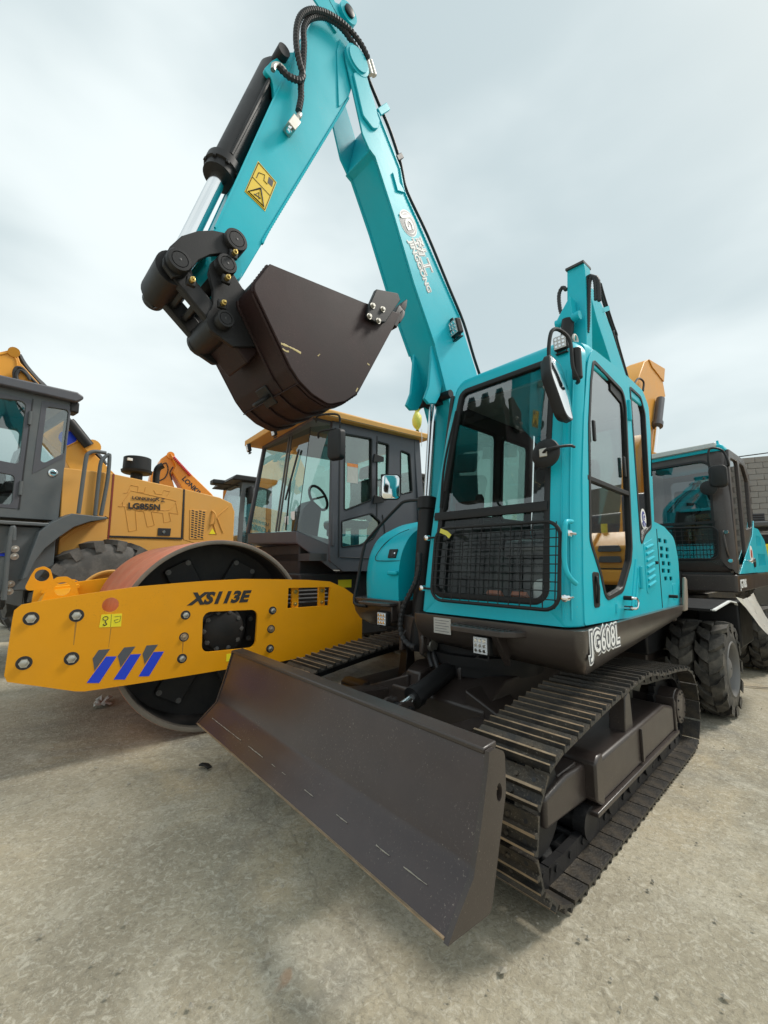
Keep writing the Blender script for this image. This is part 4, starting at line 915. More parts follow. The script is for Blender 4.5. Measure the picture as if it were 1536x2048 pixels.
for p in [(1.088,-0.17,5.183),(1.053,-0.17,5.207),(0.991,-0.17,4.899),(0.965,-0.17,4.929)][:2]: M().lathe(p, (-.4, 0, -.8), [(0, .02), (.10, .02)], 12).obj('hose_ferrule', 'zinc', ex)
vb = Vector([(1.731,-0.1,4.071)][0])
vbm = Matrix.Translation((vb.x, AL+.045, vb.z)) @ Matrix.Rotation(math.radians(-24), 4, 'Y') @ Matrix.Scale(.8, 4)
inst('valve_block', M().box((-.035, -.045, -.06), (.035, .045, .06)).lathe((0, .01, .06), (0, 0, 1), [(0, .018), (.05, .018), (.055, .022), (.10, .02)], 12).mesh('valve_block', 'zinc'), ex, vbm, .005)
inst('valve_plug', M().lathe((0, .02, -.06), (0, 0, -1), [(0, .022), (.03, .022), (.032, .015), (.05, .012)], 6).mesh('valve_plug', 'chrome'), ex, vbm)


# ================================================================ ROAD ROLLER (local X forward = towards the left, Y towards the viewer)
ro = thing('road_roller', 'yellow single-drum road roller with rusty drum beside the dozer blade', 'road roller', (-1.424,3.774,0), 217)
DR = .80
sy_, ey_ = 0., -2.15
dm = M().lathe((0, sy_, DR), (0, -1, 0), [(0, DR-.002), (.006, DR), (2.144, DR), (2.15, DR-.002)], 96, False).obj('drum_shell', 'drum_rust', ro)
M().lathe((0, sy_, DR), (0, -1, 0), [(0, DR-.002), (-.001, DR-.004), (-.001, DR-.034), (0, DR-.036), (.05, DR-.04)], 96, False).obj('drum_rim', 'drum_edge', dm)
M().lathe((0, sy_, DR), (0, -1, 0), [(.05, DR-.04), (.36, DR-.04), (.37, .30), (.37, .01)], 72, False).obj('drum_inside', 'drum_black', dm)
M().lathe((0, ey_, DR), (0, 1, 0), [(0, DR-.002), (.0, DR-.036), (.3, DR-.04), (.31, .01)], 64, False).obj('drum_inside', 'drum_black', dm)
dbolt = bolt_mesh('drum_bolt', .016, .014, 'rim_grey')
for a0 in (62, 118, 185, 242, 300, 0):
    m = M().prism(rpoly([(-.12,-.16),(.12,-.16),(.12,.16),(-.12,.16)], .03, 3), 'z', 0, .05)
    a = math.radians(a0); mw = Matrix.Translation((.52*math.cos(a), -.34, DR+.52*math.sin(a))) @ Matrix.Rotation(-PI/2, 4, 'X') @ Matrix.Rotation(a-.5, 4, 'Z')
    mw = frame3((.50*math.cos(a), -.34, DR+.50*math.sin(a)), (-math.sin(a), 0, math.cos(a)), (math.cos(a), 0, math.sin(a)))
    if mw.to_3x3().col[2].y < 0: mw = mw @ Matrix.Diagonal((-1, 1, -1, 1))
    po = inst('drum_bracket', m.mesh('drum_bracket', 'drum_black'), dm, mw, .008)
    for x in (-.09, .09):
        for y in (-.13, .13): inst('drum_bolt', dbolt, po, Matrix.Translation((x, y, .05)))
# hub motor behind the frame window
M().lathe((0-.03, -.30, DR+.02), (0, 1, 0), [(0, .26), (.12, .26), (.125, .20), (.22, .20), (.23, .165), (.30, .165), (.31, .145), (.325, .02)], 40).obj('hub_motor', 'drum_black', ro)
for i in range(10):
    a = 2*PI*i/10; inst('drum_bolt', dbolt, ro, at((-.03+.155*math.cos(a), -.0, DR+.02+.155*math.sin(a)), (0, 1, 0)))
M().tube([(.2, -.1, 1.0), (.12, .0, .98), (.0, .02, 1.0), (-.2, -.05, 1.02)], .022, 8).obj('motor_hose', 'hose', ro)
# side plates
PP = [(1.364,1.029),(1.359,1.09),(1.327,1.123),(1.225,1.143),(0.961,1.182),(0.678,1.218),(0.367,1.239),(0.166,1.25),(-0.14,1.259),(-0.565,1.245),(-0.782,1.235),(-1.001,1.215),(-1.17,1.146),(-1.328,1.044),(-1.385,0.975),(-1.387,0.592),(-0.903,0.537),(-0.429,0.51),(-0.015,0.518),(0.329,0.512),(0.699,0.509),(0.942,0.509),(0.996,0.519),(1.358,0.64),(1.376,0.68)]
HW = rpoly([(0.182,1),(-0.279,0.99),(-0.269,0.666),(0.177,0.675)], .06, 5)
hc = [(0.826,1.094),(0.773,1.094)]; hr = abs(hc[1][0]-hc[0][0])
HV = [(-0.562,1.167),(-1.008,1.161),(-0.994,0.983),(-0.558,0.981)]
pn = M().prism(PP, 'y', .12, .15, [HW, circ(hc[0], hr, 20), HV]).obj('side_plate', 'yellow', ro, 0, 2, 25)
M().prism(PP, 'y', -2.30, -2.27).obj('side_plate', 'yellow', ro, .005, 2)
pbm = bolt_mesh('plate_bolt', .033, .022, 'zinc', False); dk = M().lathe((0, 0, 0), (0, 0, 1), [(-.004, .050), (.0012, .050)], 20).mesh('bolt_recess', 'label_black')
pbd = bolt_mesh('plate_bolt', .026, .020, 'worn_steel')
for i, (x, z) in enumerate([(1.269,1.031),(1.023,1.033),(1.283,0.747),(1.031,0.743),(0.313,0.985),(0.322,0.651),(-0.414,0.973),(-0.401,0.642),(0.316,0.815),(-0.405,0.811)]):
    s = .88 if i < 4 else .72
    inst('bolt_recess', dk, pn, at((x, .1505, z), (0, 1, 0)) @ Matrix.Scale(s, 4)); inst('plate_bolt', pbm if i < 8 else pbd, pn, at((x, .151, z), (0, 1, 0)) @ Matrix.Scale(s, 4))
# vent window fittings
for x in [p[0] for p in [(-0.65,1.075),(-0.931,1.071)]]:
    z0, z1 = HV[2][1]-.01, HV[0][1]+.01
    M().box((x-.035, .085, z0), (x+.035, .115, z1)).obj('vent_strap', 'yellow', ro, .004)
    for z in (z0+.04, z1-.05): inst('strap_bolt', bolt_mesh('strap_bolt', .013, .01, 'brass'), ro, at((x, .116, z), (0, 1, 0)))
for i in range(4): M().cyl((HV[0][0], .05-.03*i, HV[2][1]+.03+.035*i), (HV[1][0]-.05, .05-.03*i, HV[2][1]+.03+.035*i), .016, 10).obj('hydraulic_pipe', 'hose', ro)
# print on the near plate
lab = [(0.877,1.029),(0.75,1.028),(0.751,0.934),(0.886,0.939)]
lp_ = M().prism(lab, 'y', .15, .1518).obj('lift_label', 'label_bright', pn)
cx_ = sum(p[0] for p in lab[:])/4; cz_ = sum(p[1] for p in lab)/4
M().tube([(cx_+.035+.016*math.cos(a), .152, cz_+.018+.014*math.sin(a)) for a in [2*PI*i/10 for i in range(10)]], .003, 4, 1, True).obj('printed_hook', 'label_black', lp_)
M().tube([(cx_+.035, .152, cz_+.0), (cx_+.033, .152, cz_-.012), (cx_+.026, .152, cz_-.024), (cx_+.038, .152, cz_-.032), (cx_+.048, .152, cz_-.022)], .0038, 4, 3).obj('printed_hook', 'label_black', lp_)
M().box((cx_-.0012, .1518, cz_-.045), (cx_+.0012, .1525, cz_+.045)).obj('printed_line', 'label_black', lp_)
M().tube([(cx_-.02, .152, cz_+.025), (cx_-.06, .152, cz_+.028), (cx_-.055, .152, cz_-.01), (cx_-.03, .152, cz_-.02), (cx_-.02, .152, cz_+.0), (cx_-.045, .152, cz_+.005)], .0018, 4, 1).obj('printed_line', 'label_black', lp_)
LG = [([(0.83,0.731),(0.765,0.723),(0.86,0.553),(0.934,0.565)], 'decal_blue'), ([(0.878,0.782),(0.809,0.781),(0.893,0.64),(0.91,0.727)], 'decal_grey'),
      ([(0.678,0.726),(0.609,0.721),(0.702,0.552),(0.774,0.563)], 'decal_blue'), ([(0.722,0.781),(0.649,0.78),(0.735,0.641),(0.759,0.725)], 'decal_grey'),
      ([(0.526,0.725),(0.454,0.72),(0.546,0.552),(0.616,0.56)], 'decal_blue'), ([(0.576,0.779),(0.498,0.777),(0.581,0.641),(0.599,0.72)], 'decal_grey')]
for pts, mt in LG: M().prism(pts, 'y', .15, .1518).obj('stripe_emblem', mt, pn)
t0 = Vector([(0.288,0.151,1.066)][0]); t1 = Vector([(-0.299,0.151,1.067)][0]); th = Vector([(0.271,0.151,1.18)][0])
text('model_lettering', 'XS113E', 'label_black', pn, t0, t1-t0, (0, 0, 1), .128, off=.007, shear=.32, sx=1.12, space=1.04)
pbr('grime', (.42, .19, .02), .6, var=.3, scale=30)
for (u0, u1), wd_ in ((([(1.023,0.151,0.992)][0], [(1.026,0.151,0.833)][0]), .006), (([(0.813,0.151,0.929)][0], [(0.819,0.151,0.792)][0]), .003), (([(0.321,0.151,0.777)][0], [(0.321,0.151,0.693)][0]), .005)):
    M().add([(u0[0]-wd_, .1503, u0[2]), (u0[0]+wd_, .1503, u0[2]), (u1[0]+wd_*.4, .1503, u1[2]), (u1[0]-wd_*.4, .1503, u1[2])], [(0, 1, 2, 3)]).obj('grime_streak', 'grime', pn, 0, 2, 0)
ylab = [(-0.022,0.642),(-0.076,0.644),(-0.074,0.579),(-0.021,0.582)]
M().prism(ylab, 'y', .15, .1515).obj('small_label', 'label_bright', pn)
# front cross-member and lifting lugs
cm = M().prism(rpoly([(1.28,.66),(1.30,1.02),(1.24,1.10),(.98,1.13),(.96,.70),(1.1,.58)], .05, 4), 'y', -2.268, .118).obj('cross_member', 'yellow', ro, .01)
M().prism(rpoly([(1.26,1.06),(1.30,1.075),(1.26,1.135),(.95,1.155),(.95,1.12),(1.22,1.09)], .01, 3), 'y', -2.26, -2.1).obj('edge_rail', 'yellow', ro, .005)
def lug(poly, hole, y, hrad):
    M().prism(rpoly(poly, .03, 4), 'y', y-.03, y, [circ(hole, hrad, 20)]).obj('lifting_lug', 'yellow', ro, .006)
lug([(1.243,1.082),(1.19,1.262),(1.152,1.297),(1.094,1.299),(1.041,1.262),(0.996,1.095)], [(1.114,1.209)][0], -.05, .048)
lug([(1.37,1.169),(1.329,1.298),(1.304,1.352),(1.25,1.372),(1.204,1.342),(1.155,1.177)], [(1.257,1.293)][0], -.75, .050)
lug([(1.099,1.158),(1.064,1.251),(1.029,1.259),(1.002,1.223),(0.987,1.162)], [(1.03,1.215)][0], -.75, .035)
M().prism([(1.24,1.1),(.5,1.22),(.5,1.0),(1.2,.9)], 'y', -2.32, -2.30).obj('far_rail', 'yellow', ro, .005)
M().box((.78, -2.1, .45), (.95, -.35, .60)).obj('scraper_beam', 'drum_black', ro, .02)
# ---- cab
FF, P1, P2, R2, R3 = Vector((-.86,-1.85,1.80)), Vector((-.94,-.50,1.755)), Vector((-1.262,-.262,1.582)), Vector((-2.60,-.262,1.40)), Vector((-2.60,-1.85,1.40))
FFt, P1t, P2t, R2t, R3t = Vector((-1.03,-1.78,3.02)), Vector((-1.10,-.52,3.02)), Vector((-1.25,-.30,3.02)), Vector((-2.52,-.30,3.02)), Vector((-2.52,-1.78,3.02))
def dz(v, z): return Vector((v.x, v.y, z))
M().loft([[dz(FF, 1.66), dz(P1, 1.615), dz(P2, 1.315), dz(R2, 1.29), dz(R3, 1.29)], [FF, P1, P2, dz(P2, 1.52)+Vector((-.02, 0, 0)) if 0 else R2, R3]], True, True).obj('cab_base', 'charcoal', ro, .012)
sf = [(-1.225,1.42),(-1.235,3.02),(-2.52,3.02),(-2.60,1.30),(-1.40,1.30)]
W1 = rpoly([(-1.395,2.902),(-1.795,2.914),(-1.791,2.141),(-1.4,1.98)], .03, 4)
W2 = rpoly([(-1.368,1.869),(-1.792,1.99),(-1.956,1.879),(-1.822,1.68),(-1.65,1.599),(-1.372,1.564)], [.02,.05,.06,.06,.05,.02], 4)
W4 = rpoly([(-1.856,2.893),(-2.058,2.884),(-2.033,2.169),(-1.858,2.153)], .03, 4)
W3_ = rpoly([(-2.237,2.842),(-2.405,2.816),(-2.443,2.31),(-2.233,2.251)], .03, 4)
sfo = M().prism(sf, 'y', -.30, -.255, [W1, W2, W4, W3_]).obj('cab_side_frame', 'charcoal', ro, .008)
for wv, nm in ((W1, 'door_glass'), (W2, 'door_glass'), (W4, 'side_glass'), (W3_, 'side_glass')):
    M().prism(shrink(wv, -.008), 'y', -.282, -.278).obj(nm, 'glass_green', sfo)
    ringseal(wv, .014, -.30, -.250, 'window_seal', sfo)
M().box((-1.345, -.256, 1.46), (-1.332, -.249, 2.95)).obj('door_gap', 'label_black', sfo)
M().box((-1.875, -.256, 1.95), (-1.862, -.249, 2.95)).obj('door_gap', 'label_black', sfo)
M().tube([(-1.36, -.252, 1.46), (-1.80, -.252, 1.46), (-1.93, -.252, 1.55), (-1.985, -.252, 1.75), (-1.95, -.252, 1.98)], .006, 6, 5).obj('door_gap', 'label_black', sfo)
for z in (2.15, 2.66): M().prism([(-1.80,z-.05),(-1.96,z-.02),(-1.96,z+.04),(-1.82,z+.06)], 'y', -.255, -.235).obj('hinge', 'black_plastic', sfo, .004)
def quad(a, b, c, d, nm, mt, par=ro): return M().add([a, b, c, d], [(0, 1, 2, 3)]).obj(nm, mt, par, 0, 2, 0)
quad(FF, P1, P1t, FFt, 'windshield', 'glass_green'); quad(P1, P2, P2t, P1t, 'corner_glass', 'glass_green')
quad(FF, R3, R3t, FFt, 'far_glass', 'glass_green'); quad(R2+Vector((0,0,.4)), R3+Vector((0,0,.4)), R3t, R2t, 'rear_glass', 'glass_green')
for a, b, w_ in ((FF, FFt, .05), (R2, R2t, .10), (R3, R3t, .10), (P2, P2t, .035)): M().sweep([a, b], w_, w_, (1, 0, 0)).obj('cab_pillar', 'charcoal', ro, .008)
M().sweep([P1, P1t], .006, .006, (1, 0, 0)).obj('glass_joint', 'black_plastic', ro)
for d in (0, .05): M().sweep([FF.lerp(P1, .62+d), FFt.lerp(P1t, .58+d)], .018, .02, (1, 0, 0)).obj('glass_channel', 'rim_grey', ro)
roof = M().loft([[(-.80,-1.95,3.02),(-.82,-.16,3.02),(-2.66,-.16,3.02),(-2.66,-1.95,3.02)], [(-.80,-1.95,3.10),(-.82,-.16,3.10),(-2.66,-.16,3.10),(-2.66,-1.95,3.10)], [(-.95,-1.8,3.17),(-.95,-.30,3.17),(-2.55,-.30,3.15),(-2.55,-1.8,3.15)]]).obj('cab_roof', 'loader_yellow', ro, .012)
M().box((-2.50, -1.80, 2.985), (-1.0, -.28, 3.019)).obj('headliner', 'charcoal', ro)
M().box((-.83, -.162, 3.03), (-2.64, -.158, 3.036)).obj('roof_seam', 'label_black', roof)
rwl = worklight((-.80, -1.78, 2.96), ro, (1, -.15, -.25), .95)
rwl2 = worklight((-.80, -.9, 2.96), ro, (1, 0, -.25), .8)
# wrapped beacon
bg_ = M().lathe((-2.50, -.22, 3.12), (0, 0, 1), [(0, .012), (.03, .016), (.06, .040), (.10, .060), (.16, .066), (.22, .058), (.26, .030), (.28, .022), (.31, .050)], 20)
bg_.v = [(x+.018*noise.noise(Vector((x*14, y*14, z*10))), y+.018*noise.noise(Vector((x*14+9, y*14, z*10))), z) for x, y, z in bg_.v]
bgo = bg_.obj('wrapped_beacon', 'yellow_bag', ro)
M().cyl((-2.50, -.22, 3.05), (-2.50, -.22, 3.13), .025).obj('beacon_stem', 'black_plastic', bgo)
M().tube([(-2.50, -.14, 3.13), (-2.50, -.13, 3.0), (-2.49, -.13, 2.9)], .004, 5).obj('tie_string', 'white', bgo)
# wiper, mirrors
M().sweep([FF.lerp(P1, .74).lerp(FFt.lerp(P1t, .74), .30)+Vector((.02, 0, 0)), FF.lerp(P1, .86).lerp(FFt.lerp(P1t, .86), .78)+Vector((.02, 0, 0))], .03, .012, (1, 0, 0)).obj('wiper_blade', 'black_plastic', ro)
M().tube([P1+Vector((.02, -.25, .02)), FF.lerp(P1, .80).lerp(FFt.lerp(P1t, .80), .5)+Vector((.03, 0, 0))], .010, 6, smooth=False).obj('wiper_arm', 'black_plastic', ro)
ma = [(-1.176,0,2.899),(-0.968,0,2.847),(-0.989,0,2.725),(-0.942,-0,2.652)]
M().tube([(-1.05, -.30, 2.98), (-1.0, -.15, 3.0), (-1.15, 0, 3.0), (-1.18, 0, 2.9), (-1.18, 0, 2.8)], .012, 6).tube([(-1.08, -.30, 2.80), (-1.02, -.15, 2.82), (-1.14, 0, 2.84)], .012, 6).obj('mirror_arm', 'black_plastic', ro)
def mirror_at(p, ang, par, w_=.20, h_=.34, nm='side_mirror'):
    mo = rpoly([(-w_/2,-h_/2),(w_/2,-h_/2),(w_/2,h_/2),(-w_/2,h_/2)], .05, 5)
    mw = Matrix.Translation(p) @ Matrix.Rotation(math.radians(ang), 4, 'Z')
    o = inst(nm, M().loft([[(0, y, z) for y, z in mo], [(.03, y, z) for y, z in mo], [(.065, y*.9, z*.93) for y, z in mo], [(.075, y*.7, z*.8) for y, z in mo]]).mesh(nm, 'black_plastic'), par, mw)
    inst('mirror_face', M().loft([[(-.001, y*.9, z*.93) for y, z in mo], [(-.003, y*.88, z*.91) for y, z in mo]]).mesh('mirror_face', 'mirror_face'), o); return o
mirror_at((-1.16, 0, 2.66), 20, ro)
mirror_at((-1.88, .0, 2.28), -128, ro, .23, .30)
M().tube([(-1.95, -.27, 2.42), (-1.93, -.10, 2.44), (-1.90, -.03, 2.40)], .012, 6).obj('mirror_arm', 'black_plastic', ro)
M().lathe((-1.86, -.10, 2.40), (0, 0, 1), [(-.04, .04), (.04, .04)], 16).obj('mirror_knuckle', 'black_plastic', ro)
# interior
rs = M().prism(rpoly([(-1.75,1.85),(-2.15,1.85),(-2.20,1.98),(-1.72,1.98)], .05, 3), 'y', -1.35, -.85); rs.prism(rpoly([(-2.10,1.95),(-2.24,1.95),(-2.34,2.55),(-2.20,2.58)], .05, 3), 'y', -1.33, -.87); rs.prism(rpoly([(-2.22,2.6),(-2.32,2.6),(-2.34,2.78),(-2.25,2.78)], .04, 3), 'y', -1.22, -.98)
rs.obj('seat', 'seat_wrap', ro, .02)
M().prism(rpoly([(-1.20,1.5),(-1.42,1.5),(-1.50,2.10),(-1.36,2.20),(-1.22,2.05)], .04, 3), 'y', -1.25, -.95).obj('steering_console', 'black_plastic', ro, .02)
M().tube([(-1.52+.09*math.sin(a), -1.10+.19*math.cos(a), 2.25+.15*math.sin(a)) for a in [2*PI*i/20 for i in range(20)]], .018, 8, 2, True).obj('steering_wheel', 'black_plastic', ro)
M().sweep([(-1.52, -1.28, 2.25), (-1.52, -.92, 2.25)], .03, .02).obj('wheel_spoke', 'black_plastic', ro)
M().box((-1.45, -.75, 1.72), (-1.62, -.55, 1.86)).obj('side_console', 'interior', ro, .02)
M().box((-1.60, -.276, 2.33), (-1.45, -.274, 2.55)).obj('window_notice', 'paper', sfo)
M().box((-1.60, -.2755, 2.52), (-1.45, -.2735, 2.56)).obj('notice_header', 'lamp_amber', sfo)
M().box((-2.58, -1.83, 1.42), (-1.0, -.30, 1.50)).obj('cab_floor', 'interior', ro)
for s, t in ((.80, .10), (.90, .14)):
    p = FF.lerp(P1, s).lerp(FFt.lerp(P1t, s), t); M().box((p.x+.004, p.y-.05, p.z-.05), (p.x+.006, p.y+.05, p.z+.05)).obj('glass_sticker', 'white', ro)
# ---- chassis, rear hood and tyres
M().box((-2.7, -1.65, .55), (-.95, -.42, 1.28)).obj('chassis', 'drum_black', ro, .02)
M().prism([(-1.0,1.1),(-1.0,1.62),(-1.5,1.28),(-1.5,1.0)], 'y', -1.9, -.55).obj('front_frame', 'drum_black', ro, .02)
ch_ = [(-1.522,-0.3,1.158)][0]
M().box((ch_[0]-.09, -.415, ch_[2]-.045), (ch_[0]+.09, -.410, ch_[2]+.045)).obj('hazard_label', 'label_bright', ro)
M().prism(rpoly([(-2.70,.95),(-2.70,2.10),(-2.9,2.15),(-4.3,2.0),(-4.4,.9)], .08, 4), 'y', -1.70, -.35).obj('rear_hood', 'loader_yellow', ro, .04, 3)
M().prism([(-2.60,1.30),(-2.66,1.30),(-2.72,2.10),(-2.60,2.12)], 'y', -.42, -.30).obj('hood_grille', 'orange', ro, .02)
def tyre(par, c, r, w_, n, mat='rubber', rim='rim_grey', lug_h=.03, out=1, rimr=.52, style='block', dish=.05):
    """wheel: carcass ring, separate lug blocks in one tyre mesh, rim with hub; axis along Y, outer side +Y*out"""
    root = bpy.data.objects.new('wheel', None); C.objects.link(root); root.parent = par; root.location = c
    h = w_/2; rr = r-lug_h
    ty = M().lathe((0, -h, 0), (0, 1, 0), [(.02*w_, rr*rimr*1.04), (.0, rr*.72), (.05*w_, rr*.90), (.14*w_, rr*.975), (.5*w_, rr), (.86*w_, rr*.975), (.95*w_, rr*.90), (w_, rr*.72), (.98*w_, rr*rimr*1.04)], 64, False)
    for i in range(n):
        for side in (-1, 1):
            a = 2*PI*(i+(.25 if side > 0 else -.25))/n; da = 2*PI/n
            if style == 'block': st = [(.04, 0.), (.52, .18), (1.02, .62)]; wd = .30
            else: st = [(-.02, 0.), (.5, .05), (1.02, .45)]; wd = .22
            loops = []
            for t, sk_ in st:
                y = side*t*h; aa = a+sk_*da*.8; base = rr*.955 if t > .9 else rr*.985; top = r-(.35*lug_h if t > .9 else 0)
                lo = []
                for k, rad in ((-wd, base), (wd, base), (wd*.86, top), (-wd*.86, top)):
                    b = aa+k*da; lo.append((rad*math.cos(b), y, rad*math.sin(b)))
                loops.append(lo)
            b = loops[-1]; ye = side*h*1.0
            loops.append([(p[0]*.90, side*h*1.01, p[2]*.90) for p in b]); ty.loft(loops)
    t = ty.obj('tyre', mat, root, 0, 2, 35)
    q = rr*rimr
    ri = M().lathe((0, out*h*.98, 0), (0, -out, 0), [(0, q*1.06), (-.008, q*1.02), (0, q*.97), (.03, q*.93), (dish+.02, q*.88), (dish+.03, q*.80), (dish, q*.52), (dish-.02, q*.46), (dish-.04, q*.30), (dish-.045, .01)], 40, False)
    ri.obj('rim', rim, root)
    return root
for y in (-.30, -1.75): tyre(ro, (-3.3, y, .80), .80, .55, 18, 'rubber', 'rim_grey', .04, 1, .5, 'bar', .12)


# ================================================================ WHEEL LOADER on the left (local X forward, Y towards the viewer)
lo_ = thing('wheel_loader', 'orange-yellow wheel loader with dark grey cab behind the roller', 'wheel loader', (-4.600,5.600,0), 232)
CW = -1.45                                   # far side of the cab
cs = [(1.55,1.97),(1.55,3.40),(1.35,3.62),(-.27,3.66),(-.235,1.97)]
RQ = rpoly([(0.012,3.517),(-0.243,3.542),(-0.231,2.917),(0.025,2.693)], .04, 4)
RF = [(0.066,3.578),(-0.268,3.601),(-0.225,2.838),(0.095,2.565)]
D1 = rpoly([(.93,2.72),(.98,3.42)]+[(0.227,3.522),(0.231,2.668)], .06, 4)
D2 = rpoly([(.9,2.15),(.9,2.58)]+[(0.265,2.517),(0.264,2.133)], .05, 4)
csd = M().prism(cs, 'y', -.05, 0, [RQ, D1, D2]).obj('cab_side', 'loader_grey', lo_, .008)
for wv in (RQ, D1, D2):
    M().prism(shrink(wv, -.006), 'y', -.026, -.022).obj('side_glass', 'glass', csd)
M().prism(RF, 'y', 0, .006, [RQ]).obj('window_frame', 'charcoal', csd, .003)
dd = rpoly([(0.172,3.56),(0.201,2.088)]+[(1.3,2.10),(1.3,3.52)], .03, 4)
M().prism(dd, 'y', 0, .006, [D1, D2]).obj('door', 'charcoal', csd, .003)
M().prism([(0.168,3.575),(0.157,3.578),(0.185,2.083),(0.2,2.081)], 'y', .004, .008).obj('door_gap', 'label_black', csd)
for v in ((61, 838), (42, 978)):
    pass
for p in [(0.176,0.01,3.307),(0.199,0.01,2.362)]: M().cyl((p[0], .018, p[2]-.09), (p[0], .018, p[2]+.09), .02, 12).obj('hinge', 'loader_grey', csd)
lk_ = [(-0.128,0,2.616)][0]
M().lathe(lk_, (0, 1, 0), [(0, .055), (.008, .055), (.01, .04), (.012, .038)], 22).obj('fuel_lock', 'chrome', csd); M().box((lk_[0]-.03, .012, lk_[2]-.014), (lk_[0]+.03, .016, lk_[2]+.014)).obj('lock_slot', 'label_black', csd)
far = [(1.55,1.97),(1.55,3.40),(1.35,3.62),(-.27,3.66),(-.235,1.97)]
M().prism(far, 'y', CW, CW+.05, [rpoly([(.0,2.5),(1.3,2.45),(1.25,3.45),(.0,3.45)], .06, 4)]).obj('far_side', 'loader_grey', lo_, .008)
M().prism([(CW+.05,1.97),(-.05,1.97),(-.05,3.6),(CW+.05,3.6)], 'x', -.27, -.23, [rpoly([(CW+.15,2.5),(-.15,2.5),(-.15,3.45),(CW+.15,3.45)], .06, 4)]).obj('cab_rear', 'loader_grey', lo_, .008)
M().prism([(1.70,3.60),(1.65,3.70),(-.30,3.80),(-.38,3.76),(-.38,3.72),(-.30,3.655)], 'y', CW-.08, .10).obj('cab_roof', 'charcoal', lo_, .02, 3)
M().box((-.36, -.20, 3.52), (-.25, .02, 3.68)).obj('roof_lamp', 'black_plastic', lo_, .02)
M().cyl((-.10, -.2, 3.78), (-.10, -.2, 3.86), .008, 8).obj('aerial', 'black_plastic', lo_)
M().box((-.20, CW+.05, 1.97), (1.5, -.05, 2.02)).obj('cab_floor', 'interior', lo_)
ls = M().prism(rpoly([(.05,2.35),(.60,2.35),(.62,2.5),(.05,2.52)], .05, 3), 'y', -1.0, -.50); ls.prism(rpoly([(.08,2.5),(.22,2.5),(.12,3.05),(-.02,3.03)], .05, 3), 'y', -1.0, -.5); ls.prism(rpoly([(.0,3.05),(.10,3.05),(.06,3.28),(-.04,3.26)], .04, 3), 'y', -.88, -.62)
ls.obj('seat', 'seat_wrap', lo_, .03)
M().box((.30, -.42, 2.3), (.75, -.25, 2.72)).obj('side_console', 'interior', lo_, .03)
# step box under the cab
M().box((-.20, -.6, 1.05), (1.5, .12, 1.86)).obj('step_box', 'loader_grey', lo_, .015)
M().prism([(-.16,1.87),(1.6,1.87),(1.6,1.915),(-.16,1.915)], 'y', -.5, .20).obj('foot_plate', 'loader_grey', lo_, .01)
M().tube([(0.283,0.2,0.95),(0.294,0.2,1.433),(0.283,0.2,1.771),(0.265,0.2,1.834),(0.252,0.2,1.679)], .028, 10).obj('grab_rail', 'loader_grey', lo_)
lbm = bolt_mesh('bolt', .030, .02, 'zinc')
for p in [(0.214,0.125,1.571),(0.212,0.125,1.477),(0.223,0.125,1.137),(0.23,0.125,1.046)]: inst('step_bolt', lbm, lo_, at(p, (0, 1, 0)))
M().box(tuple([(0.293,0.125,1.482)][0]), tuple(a+b for a, b in zip([(0.293,0.125,1.482)][0], (.35, .004, .05)))).obj('blue_label', 'decal_blue', lo_)
M().tube([(x, .14, z) for x, z in [(0.356,1.524),(0.272,1.538),(0.274,1.556)]], .012, 6, smooth=False).obj('step_hose', 'rim_grey', lo_)
# hood
def hoodp(pts, nm): return M().prism(pts, 'y', -1.35, -.004).obj(nm, 'loader_yellow', lo_, .012)
hp1 = [(-0.24,2.713),(-0.862,2.732),(-0.856,1.747)]+[(-.83,1.45),(-.27,1.45)]
hp2 = [(-0.876,2.727),(-1.945,2.645),(-1.95,1.811),(-0.867,1.784)]
hp3 = [(-1.962,2.647),(-2.616,2.58)]+[(-2.86,2.50),(-2.93,2.35),(-2.93,1.55),(-1.98,1.78)]
hoodp(hp1, 'front_hood'); h2_ = hoodp(hp2, 'side_panel'); h3_ = hoodp(hp3, 'rear_panel')
M().prism([(-.83,1.40),(-.83,1.775),(-2.93,1.80),(-2.93,1.40)], 'y', -1.33, -.01).obj('lower_frame', 'loader_yellow', lo_, .01)
M().prism([(-.87,1.775),(-.87,1.80),(-1.97,1.815),(-1.97,1.79)], 'y', -.02, .006).obj('panel_shadow_gap', 'label_black', lo_)
pbr('red_oxide', (.22, .03, .02), .5)
M().prism([(-0.856,2.731),(-0.876,2.727),(-0.869,1.748),(-0.85,1.747)], 'y', -.01, .002).obj('panel_gap', 'red_oxide', lo_)
M().prism([(-1.937,2.643),(-1.963,2.638),(-1.968,1.795),(-1.942,1.794)], 'y', -.01, .002).obj('panel_gap', 'label_black', lo_)
def ridge_(pts, r=.0045, par=h2_): M().tube([(x, -.002, z) for x, z in pts], r, 6, 1, smooth=False).obj('pressed_ridge', 'loader_yellow', par)
ridge_([(-1.02,2.317),(-1.12,2.508),(-1.763,2.434),(-1.831,2.417),(-1.732,2.264),(-1.652,2.248),(-1.017,2.255),(-1.02,2.317)])
ridge_([(-1.025,2.456),(-1.08,2.471),(-1.115,2.593),(-1.224,2.585),(-1.215,2.505),(-1.311,2.501),(-1.335,2.593)]); ridge_([(-1.459,2.561),(-1.486,2.508),(-1.588,2.505),(-1.616,2.583),(-1.714,2.571),(-1.67,2.49)])
ridge_([(-0.963,2.242),(-1.053,2.251),(-1.133,1.874),(-1.246,1.904),(-1.205,2.204),(-1.33,2.201),(-1.397,1.96),(-1.502,1.999),(-1.442,2.211),(-1.622,2.204),(-1.648,2.05),(-1.759,2.083),(-1.718,2.221),(-1.868,2.21),(-1.824,2.391)])
